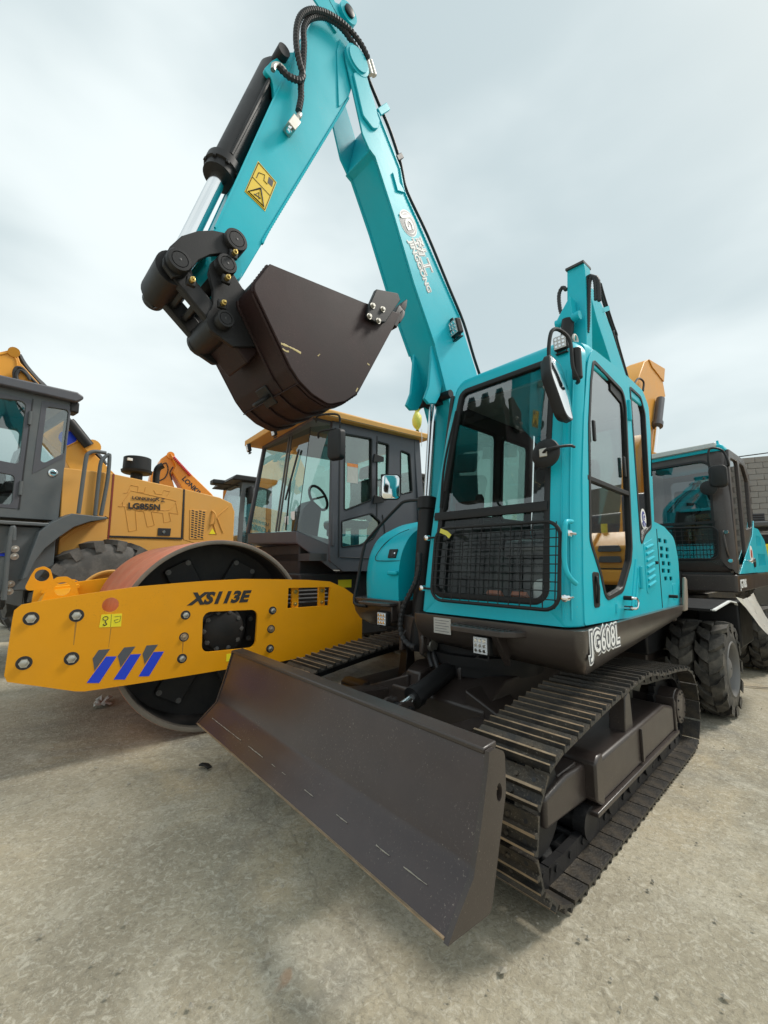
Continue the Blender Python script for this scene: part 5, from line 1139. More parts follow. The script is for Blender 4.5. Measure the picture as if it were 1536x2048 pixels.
ridge_([(-1.02,2.325),(-0.97,2.25)])
ridge_([(-2.785,2.423),(-2.575,2.219),(-2.707,1.937)], .014, h3_); ridge_([(-2.514,2.088),(-2.581,1.912)], .014, h3_)
M().tube([(x, y, z) for (x, z), y in zip([(-2.472,2.327),(-2.515,2.25),(-2.503,2.105),(-2.457,2.066)], (.0, .05, .05, .0))], .016, 8).obj('grab_handle', 'loader_yellow', h3_)
gv = [(-2.069,2.305),(-2.378,2.318),(-2.349,1.812),(-2.088,1.801)]
M().prism(gv, 'y', -.005, .006).obj('vent_panel', 'loader_yellow', h3_, .004)
def glerp(s, t):
    a = Vector(gv[0]).lerp(Vector(gv[1]), s); b = Vector(gv[3]).lerp(Vector(gv[2]), s); return a.lerp(b, t)
vent = M()
for i in range(4):
    for j in range(12):
        p = glerp(.16+i*.22, .04+j*.08+(.03 if i % 2 else 0)); vent.prism([(p.x-.024, p.y-.013), (p.x+.020, p.y-.009), (p.x+.024, p.y+.013), (p.x-.020, p.y+.009)], 'y', .006, .0075)
tag(vent.obj('vent_slots', 'label_black', h3_), None, None, kind='stuff')
wt = [(-2.435,1.904),(-2.496,2.006),(-2.559,1.911)]
M().prism(wt, 'y', .002, .005).obj('warning_triangle', 'label_bright', h3_)
lkx = M().prism([(-1.559,1.955),(-1.766,1.96),(-1.757,1.836),(-1.558,1.834)], 'y', 0, .006).obj('panel_lock', 'label_black', h2_, .002)
M().lathe([(-1.654,0.006,1.895)][0], (0, 1, 0), [(0, .025), (.008, .02)], 14).obj('lock_barrel', 'chrome', lkx)
t0 = Vector([(-1.093,0.008,2.224)][0]); t1 = Vector([(-1.592,0.008,2.249)][0])
text('model_lettering', 'LG855N', 'label_black', h2_, t0, t1-t0, (0, 0, 1), .128, off=.005, sx=1.06, space=1.02)
t0 = Vector([(-1.14,0.008,2.376)][0]); t1 = Vector([(-1.6,0.008,2.382)][0])
text('brand_lettering', 'LONKING', 'label_black', h2_, t0, t1-t0, (0, 0, 1), .068, off=.002, sx=1.15)
e1 = t0+(t1-t0)*.74
for segs, ox in (([(.1,.8,.9,.8),(.45,1.,.1,.05),(.5,.6,.9,.15),(.9,.15,.95,.3),(.75,1.,.85,.9)], 0), ([(.1,.9,.9,.9),(.5,.9,.5,.1),(.0,.08,1.,.08)], .09)):
    m = M(); d = (t1-t0).normalized()
    for k, (x0, y0, x1, y1) in enumerate(segs):
        p = e1+d*(ox+.07*x0)+Vector((0, .001+k*.0001, .065*y0)); q = e1+d*(ox+.07*x1)+Vector((0, .001+k*.0001, .065*y1)); u = (q-p).normalized(); n = u.cross(Vector((0, 1, 0)))*.006
        m.add([p+n, q+n, q-n, p-n], [(0, 1, 2, 3)])
    m.obj('brand_character', 'label_black', h2_, 0, 2, 0)
# pre-cleaner, exhaust
pc = M().lathe((-1.38, -.5, 2.70), (0, 0, 1), [(0, .09), (.17, .09), (.175, .20), (.19, .225), (.23, .235), (.235, .21), (.44, .205), (.45, .19)], 32).obj('air_pre_cleaner', 'black_plastic', lo_)
M().box((-1.24, -.37, 3.05), (-1.17, -.33, 3.09)).obj('cleaner_label', 'white', pc)
M().tube([(-1.72, -.55, 2.65), (-1.72, -.55, 2.95), (-1.74, -.53, 3.05), (-1.80, -.50, 3.10)], .055, 12).obj('exhaust_pipe', 'black_plastic', lo_)
# fender, handrail
M().prism([(-0.307,2.056),(-0.72,2.043),(-0.74,2.017),(-0.523,1.964),(-0.343,1.876),(-0.183,1.728),(-0.051,1.581),(0.029,1.434),(0.101,1.211),(0.153,1.188),(0.093,1.483),(0.022,1.795),(-0.094,1.919)], 'y', -.02, .28).obj('rear_fender', 'loader_grey', lo_, .008)
M().prism([(-0.797,2.073),(-0.831,2.053),(-0.595,1.976),(-0.421,1.879),(-0.261,1.719),(-0.267,1.638),(-0.425,1.824),(-0.628,1.943)], 'y', -.05, .02).obj('fender_edge', 'loader_yellow', lo_, .006)
M().tube([(-0.39,0.25,2.065),(-0.404,0.25,2.427),(-0.423,0.25,2.831),(-0.447,0.25,2.914),(-0.523,0.25,2.959),(-0.66,0.25,2.966)], .026, 10).obj('handrail', 'loader_grey', lo_)
hh = [tuple(p) for p in [(-0.65,0.05,2.074),(-0.657,0.05,2.521),(-0.667,0.05,2.834),(-0.699,0.05,2.923),(-0.754,0.05,2.987),(-0.776,0.05,2.961),(-0.773,0.05,2.613),(-0.725,0.05,2.081)]]
M().tube(hh, .026, 10).obj('handrail', 'loader_grey', lo_)
tyre(lo_, (-.86, -.04, .87), .87, .56, 17, 'rubber_grey', 'loader_yellow', .055, 1, .5, 'bar', .12)
tyre(lo_, (-.86, -1.5, .87), .87, .56, 17, 'rubber_grey', 'loader_yellow', .055, -1, .5, 'bar', .12)
M().box((-2.6, -1.2, .8), (.0, -.3, 1.45)).obj('chassis', 'drum_black', lo_, .02)
M().prism([(-2.5,.9),(-2.5,1.5),(-3.1,1.5),(-3.15,1.1)], 'y', -1.4, -.0).obj('counterweight', 'loader_yellow', lo_, .04)


# ================================================================ WHEELED EXCAVATOR on the right (local X forward, Y machine-left)
we = thing('wheeled_excavator', 'teal and brown wheeled excavator with twin tyres at the right edge', 'excavator', (3.191,4.103,0), 221.5)
for x in (0., -2.55):
    tyre(we, (x, -.05, .425), .425, .205, 13, 'rubber', 'rim_grey', .034, 1, .60, 'block', .06)
    tyre(we, (x, -.275, .425), .425, .205, 13, 'rubber', 'rim_grey', .030, -1, .60, 'block', .02)
    tyre(we, (x, -1.62, .425), .425, .205, 17, 'rubber', 'rim_grey', .030, -1, .60, 'block', .06)
    M().cyl((x, -1.6, .43), (x, -.2, .43), .09, 16).obj('axle', 'brown', we)
M().prism([(.5,.45),(.5,.70),(-3.0,.70),(-3.0,.45)], 'y', -1.2, -.50).obj('chassis', 'brown', we, .02)
M().lathe((-1.5, -.85, .70), (0, 0, 1), [(0, .45), (.30, .45)], 36).obj('swing_ring', 'black_part', we)
M().box((-.65, -.80, .55), (.62, -.45, .98)).obj('front_frame', 'black_part', we, .02)
# front mudguard with white edge, protective film over the step
mg = [(.50,.98),(-.15,1.02),(-.42,.99),(-.60,.86),(-.66,.70)]
M().loft([[(x, y, z), (x, y, z+.03)] for x, z in mg for y in (0,)] and [[(x, -.48, z), (x, .03, z), (x, .03, z+.022), (x, -.48, z+.022)] for x, z in mg]).obj('mudguard', 'black_part', we)
M().sweep([(x, .036, z+.012) for x, z in mg], .012, .035, (0, 1, 0)).obj('mudguard_edge', 'white', we)
wr = M(); n = 14
for i in range(n+1):
    for j in range(9):
        t = i/n; s = j/8; x = -.42-.95*t; z = 1.06-.42*s-.04*math.sin(t*3)
        wr.v.append((x, .05+.26*s*(1-.4*t)+.022*noise.noise(Vector((x*9, z*9, 3))), z+.014*noise.noise(Vector((x*7, z*7, 9)))))
wr.f = [(i*9+j, i*9+j+1, i*9+j+10, i*9+j+9) for i in range(n) for j in range(8)]
wro = wr.obj('wrapped_step', 'plastic_wrap', we, 0, 2, 60)
M().box((-1.10, -.30, .55), (-.45, .06, 1.00)).obj('tool_box', 'black_part', we, .02)
# skirt
M().prism(rpoly([(-.905,0),(-.905,-.98),(-3.4,-.98),(-3.4,0)], [.03,.03,.1,.1], 4), 'z', 1.075, 1.265).obj('skirt', 'brown', we, .012)
M().box((-3.2, -1.9, 1.0), (-1.2, -1.30, 1.3)).obj('skirt', 'brown', we, .03)
M().box((-3.2, -1.30, 1.02), (-1.1, -.98, 1.25)).obj('deck', 'black_part', we, .01)
text('model_lettering', 'JG708S', 'white', we, (-1.02, .0015, 1.12), (-1, 0, 0), (0, 0, 1), .13, off=.003, sx=.95)
# cab front
def wfx(z): return -.90-.16*max(0, z-1.9)**1.5/.8
wo = rpoly([(-1.02,1.27),(0.,1.27),(-.02,2.76),(-.98,2.72)], [.02,.02,.12,.10], 6, 6)
wi = rpoly([(-.95,1.42),(-.155,1.42),(-.16,2.62),(-.92,2.60)], [.06,.10,.12,.08], 6, 6)
wm = lambda l, d: [(wfx(z)+d, y, z) for y, z in l]
M().loft([wm(wo, -.08), wm(shrink(wo, .03), -.01), wm(shrink(wo, .05), 0), wm(wi, 0), wm(wi, -.05)], False, False).obj('cab_front_frame', 'brown', we, 0, 2, 50)
M().loft([wm(wi, .003), wm(shrink(wi, .025), .003), wm(shrink(wi, .025), -.03)], False, False).obj('window_seal', 'black_plastic', we, 0, 2, 50)
def wpane(z0, z1, nm):
    v = []
    for i in range(7): z = z0+(z1-z0)*i/6; v += [(wfx(z)-.015, -.95, z), (wfx(z)-.015, -.15, z)]
    M().add(v, [(2*i, 2*i+1, 2*i+3, 2*i+2) for i in range(6)]).obj(nm, 'glass_tint', we)
wpane(1.87, 2.62, 'windshield'); wpane(1.42, 1.85, 'lower_window')
M().box((-.93, -.95, 1.845), (-.885, -.15, 1.875)).obj('window_divider', 'black_plastic', we)
M().prism([(-.98,2.66),(-.02,2.70),(-.05,2.785),(-.90,2.77)], 'x', -2.35, -1.03).obj('roof', 'teal', we, .03, 3)
M().prism([(-.95,2.71),(-.10,2.74),(-.10,2.80),(-.92,2.78)], 'x', -1.30, -.99).obj('roof_edge', 'plate_metal', we, .012)
M().lathe((-1.12, -.10, 2.74), (0, 0, 1), [(0, .05), (.03, .045), (.05, .02), (.08, .012), (.10, .012)], 16).obj('roof_knob', 'teal', we)
# cab side with door and windows, teal lower corner
ws = [(-.97,1.27),(-1.03,2.55),(-1.12,2.72),(-2.05,2.74),(-2.30,2.55),(-2.22,1.27)]
wd1 = rpoly([(-1.07,1.36),(-1.11,2.50),(-1.16,2.62),(-1.58,2.64),(-1.55,1.40)], .05, 4); wd2 = rpoly([(-1.66,1.80),(-1.66,2.64),(-1.98,2.64),(-2.18,2.48),(-2.12,1.85)], .06, 4)
M().prism(ws, 'y', -.045, 0, [wd1, wd2]).obj('cab_side', 'brown', we, .008)
for q in (wd1, wd2): M().prism(shrink(q, -.006), 'y', -.024, -.02).obj('side_glass', 'glass_dark', we)
M().prism([(-1.0,1.275),(-2.22,1.275),(-2.22,1.95),(-2.05,1.75)], 'y', .0, .012).obj('corner_panel', 'teal', we, .004)
M().prism(circ((-1.80,1.50), .10, 24, .11), 'y', .012, .014).obj('round_sticker', 'white', we)
M().prism(circ((-1.80,1.51), .05, 20, .055), 'y', .014, .016).obj('sticker_emblem', 'lamp_red', we)
M().lathe((-1.95, .012, 1.40), (0, 1, 0), [(0, .06), (.012, .055)], 18).obj('fuel_cap', 'black_plastic', we)
M().tube([(-1.40, .01, 1.42), (-1.40, .06, 1.42), (-1.62, .06, 1.42), (-1.62, .01, 1.42)], .012, 8).obj('grab_loop', 'chrome', we)
eh = rpoly([(-2.22,1.27),(-2.24,1.86),(-2.6,1.86),(-3.1,1.70),(-3.25,1.45),(-3.25,1.27)], [.01,.05,.2,.2,.1,.01], 4)
sl_ = [rpoly([(-2.40-i*.10,1.36),(-2.46-i*.10,1.36),(-2.46-i*.10,1.52),(-2.40-i*.10,1.52)], .01, 2) for i in range(6)]+[rpoly([(-2.36-i*.08,1.62),(-2.40-i*.08,1.62),(-2.40-i*.08,1.76),(-2.36-i*.08,1.76)], .01, 2) for i in range(5)]
M().prism(eh, 'y', -.03, .0, sl_).obj('engine_cover', 'teal', we, .004)
M().prism(shrink(eh, .01), 'y', -1.9, -.10).obj('engine_hood', 'teal', we, .04, 3)
M().prism([(-.98,1.3),(-1.02,2.7),(-2.28,2.7),(-2.2,1.3)], 'y', -1.02, -.98, [rpoly([(-1.1,1.9),(-1.14,2.6),(-1.45,2.6),(-1.45,1.9)], .06, 4)]).obj('right_wall', 'interior', we)
M().prism([(-.98,1.3),(-.03,1.3),(-.03,2.68),(-.98,2.68)], 'x', -2.30, -2.26, [rpoly([(-.9,1.9),(-.12,1.9),(-.12,2.58),(-.9,2.58)], .06, 4)]).obj('rear_wall', 'black_plastic', we)
M().box((-2.26, -.97, 1.266), (-.93, -.04, 1.30)).obj('cab_floor', 'interior', we)
st_ = M().prism(rpoly([(-1.55,1.62),(-1.95,1.62),(-1.98,1.78),(-1.52,1.76)], .05, 3), 'y', -.80, -.30); st_.prism(rpoly([(-1.86,1.75),(-2.0,1.75),(-2.14,2.40),(-2.0,2.42)], .05, 3), 'y', -.80, -.30)
st_.obj('seat', 'seat_wrap', we, .03)
M().prism(rpoly([(-1.08,1.3),(-1.25,1.3),(-1.35,1.95),(-1.18,2.05)], .03, 3), 'y', -.66, -.42).obj('steering_column', 'black_plastic', we, .02)
M().tube([(-1.34+.07*math.sin(a), -.54+.17*math.cos(a), 2.08+.10*math.sin(a)) for a in [2*PI*i/18 for i in range(18)]], .014, 8, 2, True).obj('steering_wheel', 'black_plastic', we)
cv = M(); 
for i in range(15):
    for j in range(13):
        y = -.9+.68*i/14; t = j/12; x = -1.12-.35*t; z = 1.45+.48*math.sin(t*2.2)+.05*noise.noise(Vector((y*7, t*6, 2))); cv.v.append((x, y, z))
cv.f = [(i*13+j, i*13+j+1, i*13+j+14, i*13+j+13) for i in range(14) for j in range(12)]
cv.obj('plastic_cover', 'seat_wrap', we, 0, 2, 60)
M().prism([(2.55,-.9),(2.55,-.75),(2.25,-.75),(2.15,-.80),(2.0,-.78),(1.95,-.88),(2.2,-.92)], 'x', 0, .02).xf(Matrix(((1,0,0,-1.06),(0,0,1,0),(0,1,0,0),(0,0,0,1)))).obj('sun_shade', 'black_plastic', we)
# guard, mirrors, lamp
go = rpoly([(-.98,1.44),(-.135,1.44),(-.12,1.80),(-.98,1.82)], .07, 5, 3)
gw = M().tube([(-.835, y, z) for y, z in go], .011, 8, 1, True).obj('guard_frame', 'black_plastic', we)
for i in range(13): y = -.92+i*.065; M().cyl((-.834, y, 1.445), (-.834, y, 1.80), .0035, 6).obj('guard_bar', 'black_plastic', gw)
for i in range(6): z = 1.49+i*.055; M().cyl((-.829, -.97, z), (-.829, -.13, z), .0035, 6).obj('guard_bar', 'black_plastic', gw)
for y, z in ((-.045, 1.735), (-.03, 1.42)): M().lathe((-.93, y, z), (1, 0, 0), [(0, .012), (.10, .012), (.102, .022), (.13, .02)], 14).obj('guard_knob', 'chrome', gw)
M().tube([(-.87, -.075, 1.75), (-.83, -.075, 1.72), (-.82, -.06, 1.55), (-.86, -.05, 1.46)], .012, 8).obj('grab_handle', 'brown', we)
M().tube([(-.98, -.02, 2.50), (-.90, .02, 2.50), (-.88, -.02, 2.66), (-.84, -.12, 2.70), (-.80, -.14, 2.60), (-.80, -.14, 2.50)], .012, 8).obj('mirror_arm', 'black_plastic', we)
mirror_at((-.82, -.07, 2.36), 10, we, .17, .25)
M().lathe((-.80, -.16, 2.24), (1, 0, 0), [(0, .08), (.02, .083), (.035, .05)], 24).obj('round_mirror', 'black_plastic', we)
# tail lamp and lug seen behind the main machine's counterweight
M().box((-.86, -.70, 1.06), (-.80, -.50, 1.30)).obj('lamp_guard', 'black_part', we, .01)
M().lathe((-.80, -.57, 1.20), (1, 0, 0), [(0, .05), (.02, .045)], 18).obj('tail_lamp', 'lamp_red', we); M().lathe((-.80, -.66, 1.20), (1, 0, 0), [(0, .05), (.02, .045)], 18).obj('tail_lamp', 'white', we)
M().lathe((.50, -.62, .62), (0, 0, 1), [(0, .05), (.03, .085), (.07, .085), (.09, .05), (.13, .03), (.15, .012)], 20).obj('brake_chamber', 'brass', we)
# boom, arm and its ram (folded down in front)
wb = [(-0.2,4.93),(-0.4,4.952),(-0.637,4.829),(-0.92,4.579),(-1.282,4.142),(-1.604,3.767),(-1.138,3.537),(-0.921,3.943),(-0.611,4.321),(-0.42,4.541)]
M().prism(wb+[], 'y', -1.34, -1.10).obj('boom', 'teal', we, .006)
M().prism([(wb[6][0]-.02, wb[6][1]+.05), (wb[5][0]+.02, wb[5][1]+.05), (-2.05, 1.3), (-1.75, 1.3)], 'y', -1.33, -1.11).obj('boom_foot', 'teal', we, .006)
af = [(-1.116,4.871),(-0.915,4.867),(-0.911,4.733),(-0.919,4.396),(-0.946,3.801),(-0.965,3.451),(-1.162,3.516),(-1.146,3.941),(-1.142,4.252),(-1.135,4.502)]
M().prism(af, 'x', .19, .35).obj('arm', 'teal', we, .008)
M().prism([(-1.124,4.858),(-0.912,4.853),(-0.91,4.878),(-1.123,4.883)], 'x', .17, .38).obj('arm_cap', 'brown', we)
ae = [(-1.174,4.259),(-1.034,4.444),(-1.024,4.191),(-1.073,4.139),(-1.214,4.201)]
M().prism(ae, 'x', .35, .50).obj('ram_ear', 'teal', we, .01)
e0 = Vector([(0.45,-1.092,4.19)][0]); e1_ = Vector([(0.45,-1.175,3.491)][0])
M().lathe(e0, e1_-e0, [(0, .07), (.6, .07)], 20).obj('bucket_ram', 'black_part', we)
M().cyl((e0.x, e0.y-.14, e0.z), (e0.x, e0.y+.14, e0.z), .05, 16).obj('ram_pin', 'teal', we)
for dx in (0, 5): M().tube([(a, b, c) for a, b, c in [(0.3,-0.829,4.374),(0.3,-0.827,4.606),(0.3,-0.867,4.689),(0.3,-0.919,4.667),(0.3,-0.944,4.43),(0.3,-0.963,4.191),(0.3,-0.982,4.046)]], .020, 8, 6, rib=.005, step=.016).xf(Matrix.Translation((0, .035*dx/5, -.03*dx/5))).obj('arm_hose', 'hose', we)
M().tube([(0.35,-1.135,4.63),(0.35,-1.181,4.686),(0.35,-1.228,4.613),(0.35,-1.224,4.431),(0.35,-1.193,4.326)], .020, 8, 6, rib=.005, step=.016).obj('arm_hose', 'hose', we)
for dx in (0, 6): M().tube([(p[0]-.02*dx, p[1], p[2]-.004*dx) for p in [(-0.629,-1.15,5.257),(-0.751,-1.15,5.078),(-0.984,-1.15,4.804),(-1.107,-1.15,4.687),(-1.111,-1.15,4.598),(-1.38,-1.15,4.214),(-1.61,-1.15,3.86)]], .020, 8).obj('boom_pipe', 'black_part', we)
M().sweep([(-0.594,-1.12,4.741),(-0.886,-1.12,4.907)], .06, .04, (0, 1, 0)).obj('pipe_clamp', 'teal', we)


# ================================================================ BACKGROUND
def body(t, m, trackw=.6, L_=3.6, W_=2.7, z0=1.0, hood=2.1, cabc='charcoal', dx=0., dy=0.):
    """house, tracks, cab and counterweight of a machine whose boom is built separately"""
    T = Matrix.Translation((dx, dy, 0))
    for s in (-1, 1):
        y = s*(W_/2-trackw/2)
        M().prism(rpoly([(-L_/2,.02),(L_/2,.02),(L_/2+.15,.45),(L_/2-.1,.85),(-L_/2+.1,.85),(-L_/2-.15,.45)], .2, 4), 'y', y-trackw/2, y+trackw/2).xf(T).obj('track', 'track_steel', t, .02)
    M().lathe((0, 0, .7), (0, 0, 1), [(0, .7), (.3, .7)], 30).xf(T).obj('swing_ring', 'black_part', t)
    M().prism(rpoly([(-2.2,z0),(1.2,z0),(1.2,hood-.5),(.2,hood-.45),(.1,hood),(-2.0,hood),(-2.5,hood-.3),(-2.55,z0+.1)], .1, 4), 'y', -W_/2, W_/2-1.1).xf(T).obj('house', m, t, .05, 3)
    M().prism(rpoly([(-2.2,z0),(-.7,z0),(-.7,hood),(-2.0,hood),(-2.5,hood-.3),(-2.55,z0+.1)], .1, 4), 'y', W_/2-1.1, W_/2).xf(T).obj('rear_house', m, t, .05, 3)
    c = M().prism(rpoly([(-.65,z0),(1.25,z0),(1.3,1.9),(.95,2.95),(-.55,2.95)], .12, 4), 'y', W_/2-1.05, W_/2, [rpoly([(-.5,1.7),(1.12,1.7),(.85,2.8),(-.4,2.8)], .08, 4)]).xf(T).obj('cab', cabc, t, .04, 3)
    M().prism(rpoly([(-.5,1.7),(1.12,1.7),(.85,2.8),(-.4,2.8)], .08, 4), 'y', W_/2-1.0, W_/2-.05).xf(T).obj('cab_glass', 'glass_dark', c)
# --- big yellow excavator behind the loader: boom passes behind the loader's cab
k1 = thing('excavator', 'yellow excavator boom rising behind the loader cab at far left', 'excavator', (-7.000,9.000,0), 228)
kb = M().prism([(1.735,5.021),(1.143,5.63),(0.954,5.768),(0.886,5.708),(0.816,5.526),(0.341,5.035),(-0.091,4.422),(-0.537,3.924),(-1.069,3.442),(-1.197,2.745),(-0.503,2.787),(-0.066,3.652),(0.569,4.302),(1.072,4.746),(1.688,4.461)], 'y', -.55, 0).obj('boom', 'excavator_yellow', k1, .015)
M().tube([(1.14,0.01,5.575),(1.009,0.01,5.657),(0.892,0.01,5.571),(0.824,0.01,5.303),(0.611,0.01,5.047)], .018, 6).obj('weld_ridge', 'excavator_yellow', kb)
M().tube([(-0.039,0.01,3.879),(-0.313,0.01,4.118)], .015, 6).obj('weld_ridge', 'excavator_yellow', kb)
M().prism(circ([(-0.086,4.115)][0], .16, 24), 'y', .0, .01).obj('round_logo', 'decal_blue', kb)
M().cyl([(0.924,-0.1,5.749)][0], [(0.939,0.06,5.688)][0], .10, 18).obj('pin_boss', 'excavator_yellow', kb)
for d in (0, 3, 6): M().tube([(a, b-.09*d/3, c+.02*d) for a, b, c in [(0.824,-0.08,5.66),(0.713,-0.08,5.48),(0.505,-0.08,5.251),(0.322,-0.08,5.086),(0.078,-0.08,4.749),(-0.121,-0.08,4.493),(-0.374,-0.08,4.207),(-0.636,-0.08,3.911),(-0.872,-0.08,3.659)]], .045, 8).obj('boom_pipe', 'black_part', k1)
M().lathe([(-0.063,0.12,4.467)][0], Vector([(-0.507,0.12,3.943)][0])-Vector([(-0.063,0.12,4.467)][0]), [(0, .10), (.05, .11), (.62, .11)], 16).obj('boom_ram', 'black_part', k1)
for pts in ([(0.881,0.1,5.074),(0.91,0.1,5.245),(0.872,0.1,5.366),(0.778,0.1,5.367),(0.672,0.1,5.251),(0.532,0.1,5.123)], [(0.837,0.14,5.045),(0.872,0.14,5.193),(0.827,0.14,5.315),(0.727,0.14,5.264),(0.655,0.14,5.158)]): M().tube(pts, .03, 8).obj('boom_hose', 'hose', k1)
for p in [(0.771,0.02,5.22),(0.65,0.02,5.108)]: M().lathe(p, (0, 1, 0), [(0, .09), (.06, .09)], 14).obj('hose_clamp', 'excavator_yellow', k1)
M().lathe([(-0.537,0.02,3.991)][0], (0, 1, 0), [(-.1, .16), (.12, .16)], 18).obj('ram_boss', 'excavator_yellow', k1)
bx = [(-0.769,3.105)][0]
body(k1, 'excavator_yellow', dx=bx[0]-.5, dy=-.3)
# --- orange excavator farther off, arm and boom above the loader's hood
k2 = thing('excavator', 'bright orange excavator arm showing above the loader hood', 'excavator', (-7.200,14.000,0), 215)
M().prism(rpoly([(0.047,5.067),(0.29,4.826),(0.308,4.62),(0.526,4.339),(0.557,4.119),(0.412,3.602),(-0.06,3.646),(-0.237,3.747),(-0.054,4.325),(-0.192,4.6),(-0.143,4.939)], .08, 3), 'y', -.7, 0).obj('arm', 'orange', k2, .02)
ob = M().prism([(0.037,5.036),(-0.058,4.947),(-0.694,4.376),(-1.356,3.78),(-1.641,3.415),(-0.666,3.339),(-0.321,4.024),(-0.087,4.405),(-0.167,4.62)], 'y', -.5, .15).obj('boom', 'orange', k2, .02)
for i in range(14):
    a, b = [(-0.068,0.2,4.904),(-0.623,0.2,4.342)]; M().lathe(Vector(a).lerp(Vector(b), i/14), Vector(b)-Vector(a), [(0, .035), (.03, .055), (.06, .035)], 10).obj('red_coil', 'lamp_red', k2)
t0 = Vector([(-0.357,0.155,4.198)][0]); t1 = Vector([(-0.901,0.155,3.702)][0])
text('brand_lettering', 'LONKING', 'label_black', ob, t0, t1-t0, (0, 0, 1), .22, off=.008)
for pts in ([(0.266,0.02,4.621),(0.121,0.02,4.709),(0.048,0.02,4.48),(0.124,0.02,4.216),(0.295,0.02,4.078)], [(-0.097,0.02,4.601),(-0.016,0.02,4.402),(-0.09,0.02,4.155)]): M().tube(pts, .018, 6).obj('arm_hose', 'hose', k2)
M().lathe([(-0.003,0,4.988)][0], (0, 1, 0), [(0, .12), (.06, .12)], 16).obj('pin_boss', 'orange', k2)
bx = [(-1.341,3.408)][0]
body(k2, 'orange', dx=bx[0]-.6, dy=-.3)
# --- pale cab machine between the loader and the roller
k3 = thing('tractor', 'pale grey cabbed machine between the loader hood and the roller cab', 'tractor', (-3.600,10.200,0), 217)
def box_cab(t, px, z1, m, roofm, w_=1.5):
    x0, x1 = px
    hole = rpoly([(x0-.12,1.55),(x1+.12,1.55),(x1+.12,z1-.14),(x0-.18,z1-.14)], .06, 4)
    for y in (-.04, -w_): M().prism([(x0,.9),(x1,.9),(x1,z1),(x0-.08,z1)], 'y', y-.04, y+.04, [hole]).obj('cab_side', m, t, .01)
    for y in (-.04, -w_): M().prism(hole, 'y', y-.003, y+.003).obj('side_glass', 'glass', t)
    M().prism([(-w_,.9),(0,.9),(0,1.55),(-w_,1.55)], 'x', x0-.06, x0).obj('cab_front', m, t, .01); M().prism([(-w_+.06,1.5),(-.06,1.5),(-.06,z1-.05),(-w_+.06,z1-.05)], 'x', x0-.05, x0-.045).obj('windshield', 'glass', t)
    M().prism([(x0+.22,z1),(x1-.1,z1),(x1-.1,z1+.12),(x0+.10,z1+.14)], 'y', -w_-.12, .12).obj('cab_roof', roofm, t, .03)
    M().prism([(x0+.1,.5),(x1-1.4,.5),(x1-1.4,1.5),(x0,1.45)], 'y', -w_+.05, -.05).obj('hull', m, t, .04)
    M().tube([(x0-.45+.05*math.sin(a), -w_/2+.2*math.cos(a), 1.75+.12*math.sin(a)) for a in [2*PI*i/14 for i in range(14)]], .018, 6, 2, True).obj('steering_wheel', 'black_plastic', t)
    M().box((x0-.30, .02, z1-.55), (x0-.22, .22, z1-.12)).obj('side_mirror', 'black_plastic', t, .03)
    for x in (x0-.3, x1-.9): tyre(t, (x, -.15, .55), .55, .35, 16, 'rubber', 'rim_grey', .03); tyre(t, (x, -w_+.05, .55), .55, .35, 16, 'rubber', 'rim_grey', .03, -1)
c0_ = [(-0.064,3.385),(-0.92,3.446)]
box_cab(k3, (c0_[0][0], c0_[1][0]), c0_[0][1], 'loader_grey', 'black_plastic')
M().box((c0_[0][0]-.02, -.9, c0_[0][1]-.02), (c0_[0][0]+.45, -.6, c0_[0][1]+.10)).obj('roof_lamp', 'black_plastic', k3, .03)
k6 = thing('tractor', 'dark roofed grey cab showing behind the roller cab and chrome rod', 'tractor', (0.750,11.000,0), 217)
c6 = [(0.052,3.62),(-0.907,3.498)]
box_cab(k6, (c6[0][0], c6[1][0]-.8), c6[0][1], 'charcoal', 'black_plastic')
# --- yellow excavator behind the wheeled machine: raised arm with ram
k4 = thing('excavator', 'yellow excavator arm standing up behind the two teal cabs', 'excavator', (5.600,9.000,0), 222)
ka = M().prism([(-0.039,5.406),(-0.643,6.061),(-0.922,6.203),(-2.213,6.376),(-2.026,5.969),(-2.145,5.617),(-1.547,5.34),(-0.826,3.895),(-0.399,2.66),(0.789,2.048),(1.597,2.007),(0.577,3.406),(0.543,4.485)], 'y', -.40, 0).obj('arm', 'excavator_yellow', k4, .012)
M().prism([(-0.922,6.203),(-2.213,6.376),(-2.026,5.969),(-1.149,6.076)], 'y', .0, .025).obj('head_plate', 'excavator_yellow', ka, .008)
r0 = Vector([(-1.283,0.1,5.292)][0]); r1 = Vector([(-0.443,0.1,3.775)][0])
M().lathe(r0, r1-r0, [(0, .09), (.75, .09), (.76, .115), (.88, .115)], 18).obj('bucket_ram', 'charcoal', ka)
M().lathe(r0, r1-r0, [(.85, .05), (1.7, .05)], 14).obj('ram_rod', 'chrome', ka)
M().tube([(0.414,0.06,5.185),(0.09,0.06,5.405),(-0.238,0.06,5.421),(-0.155,0.06,5.188)], .022, 6).obj('arm_hose', 'hose', ka)
bx = [(1.015,2.037)][0]
body(k4, 'excavator_yellow', dx=bx[0]-1.2, dy=-.3)
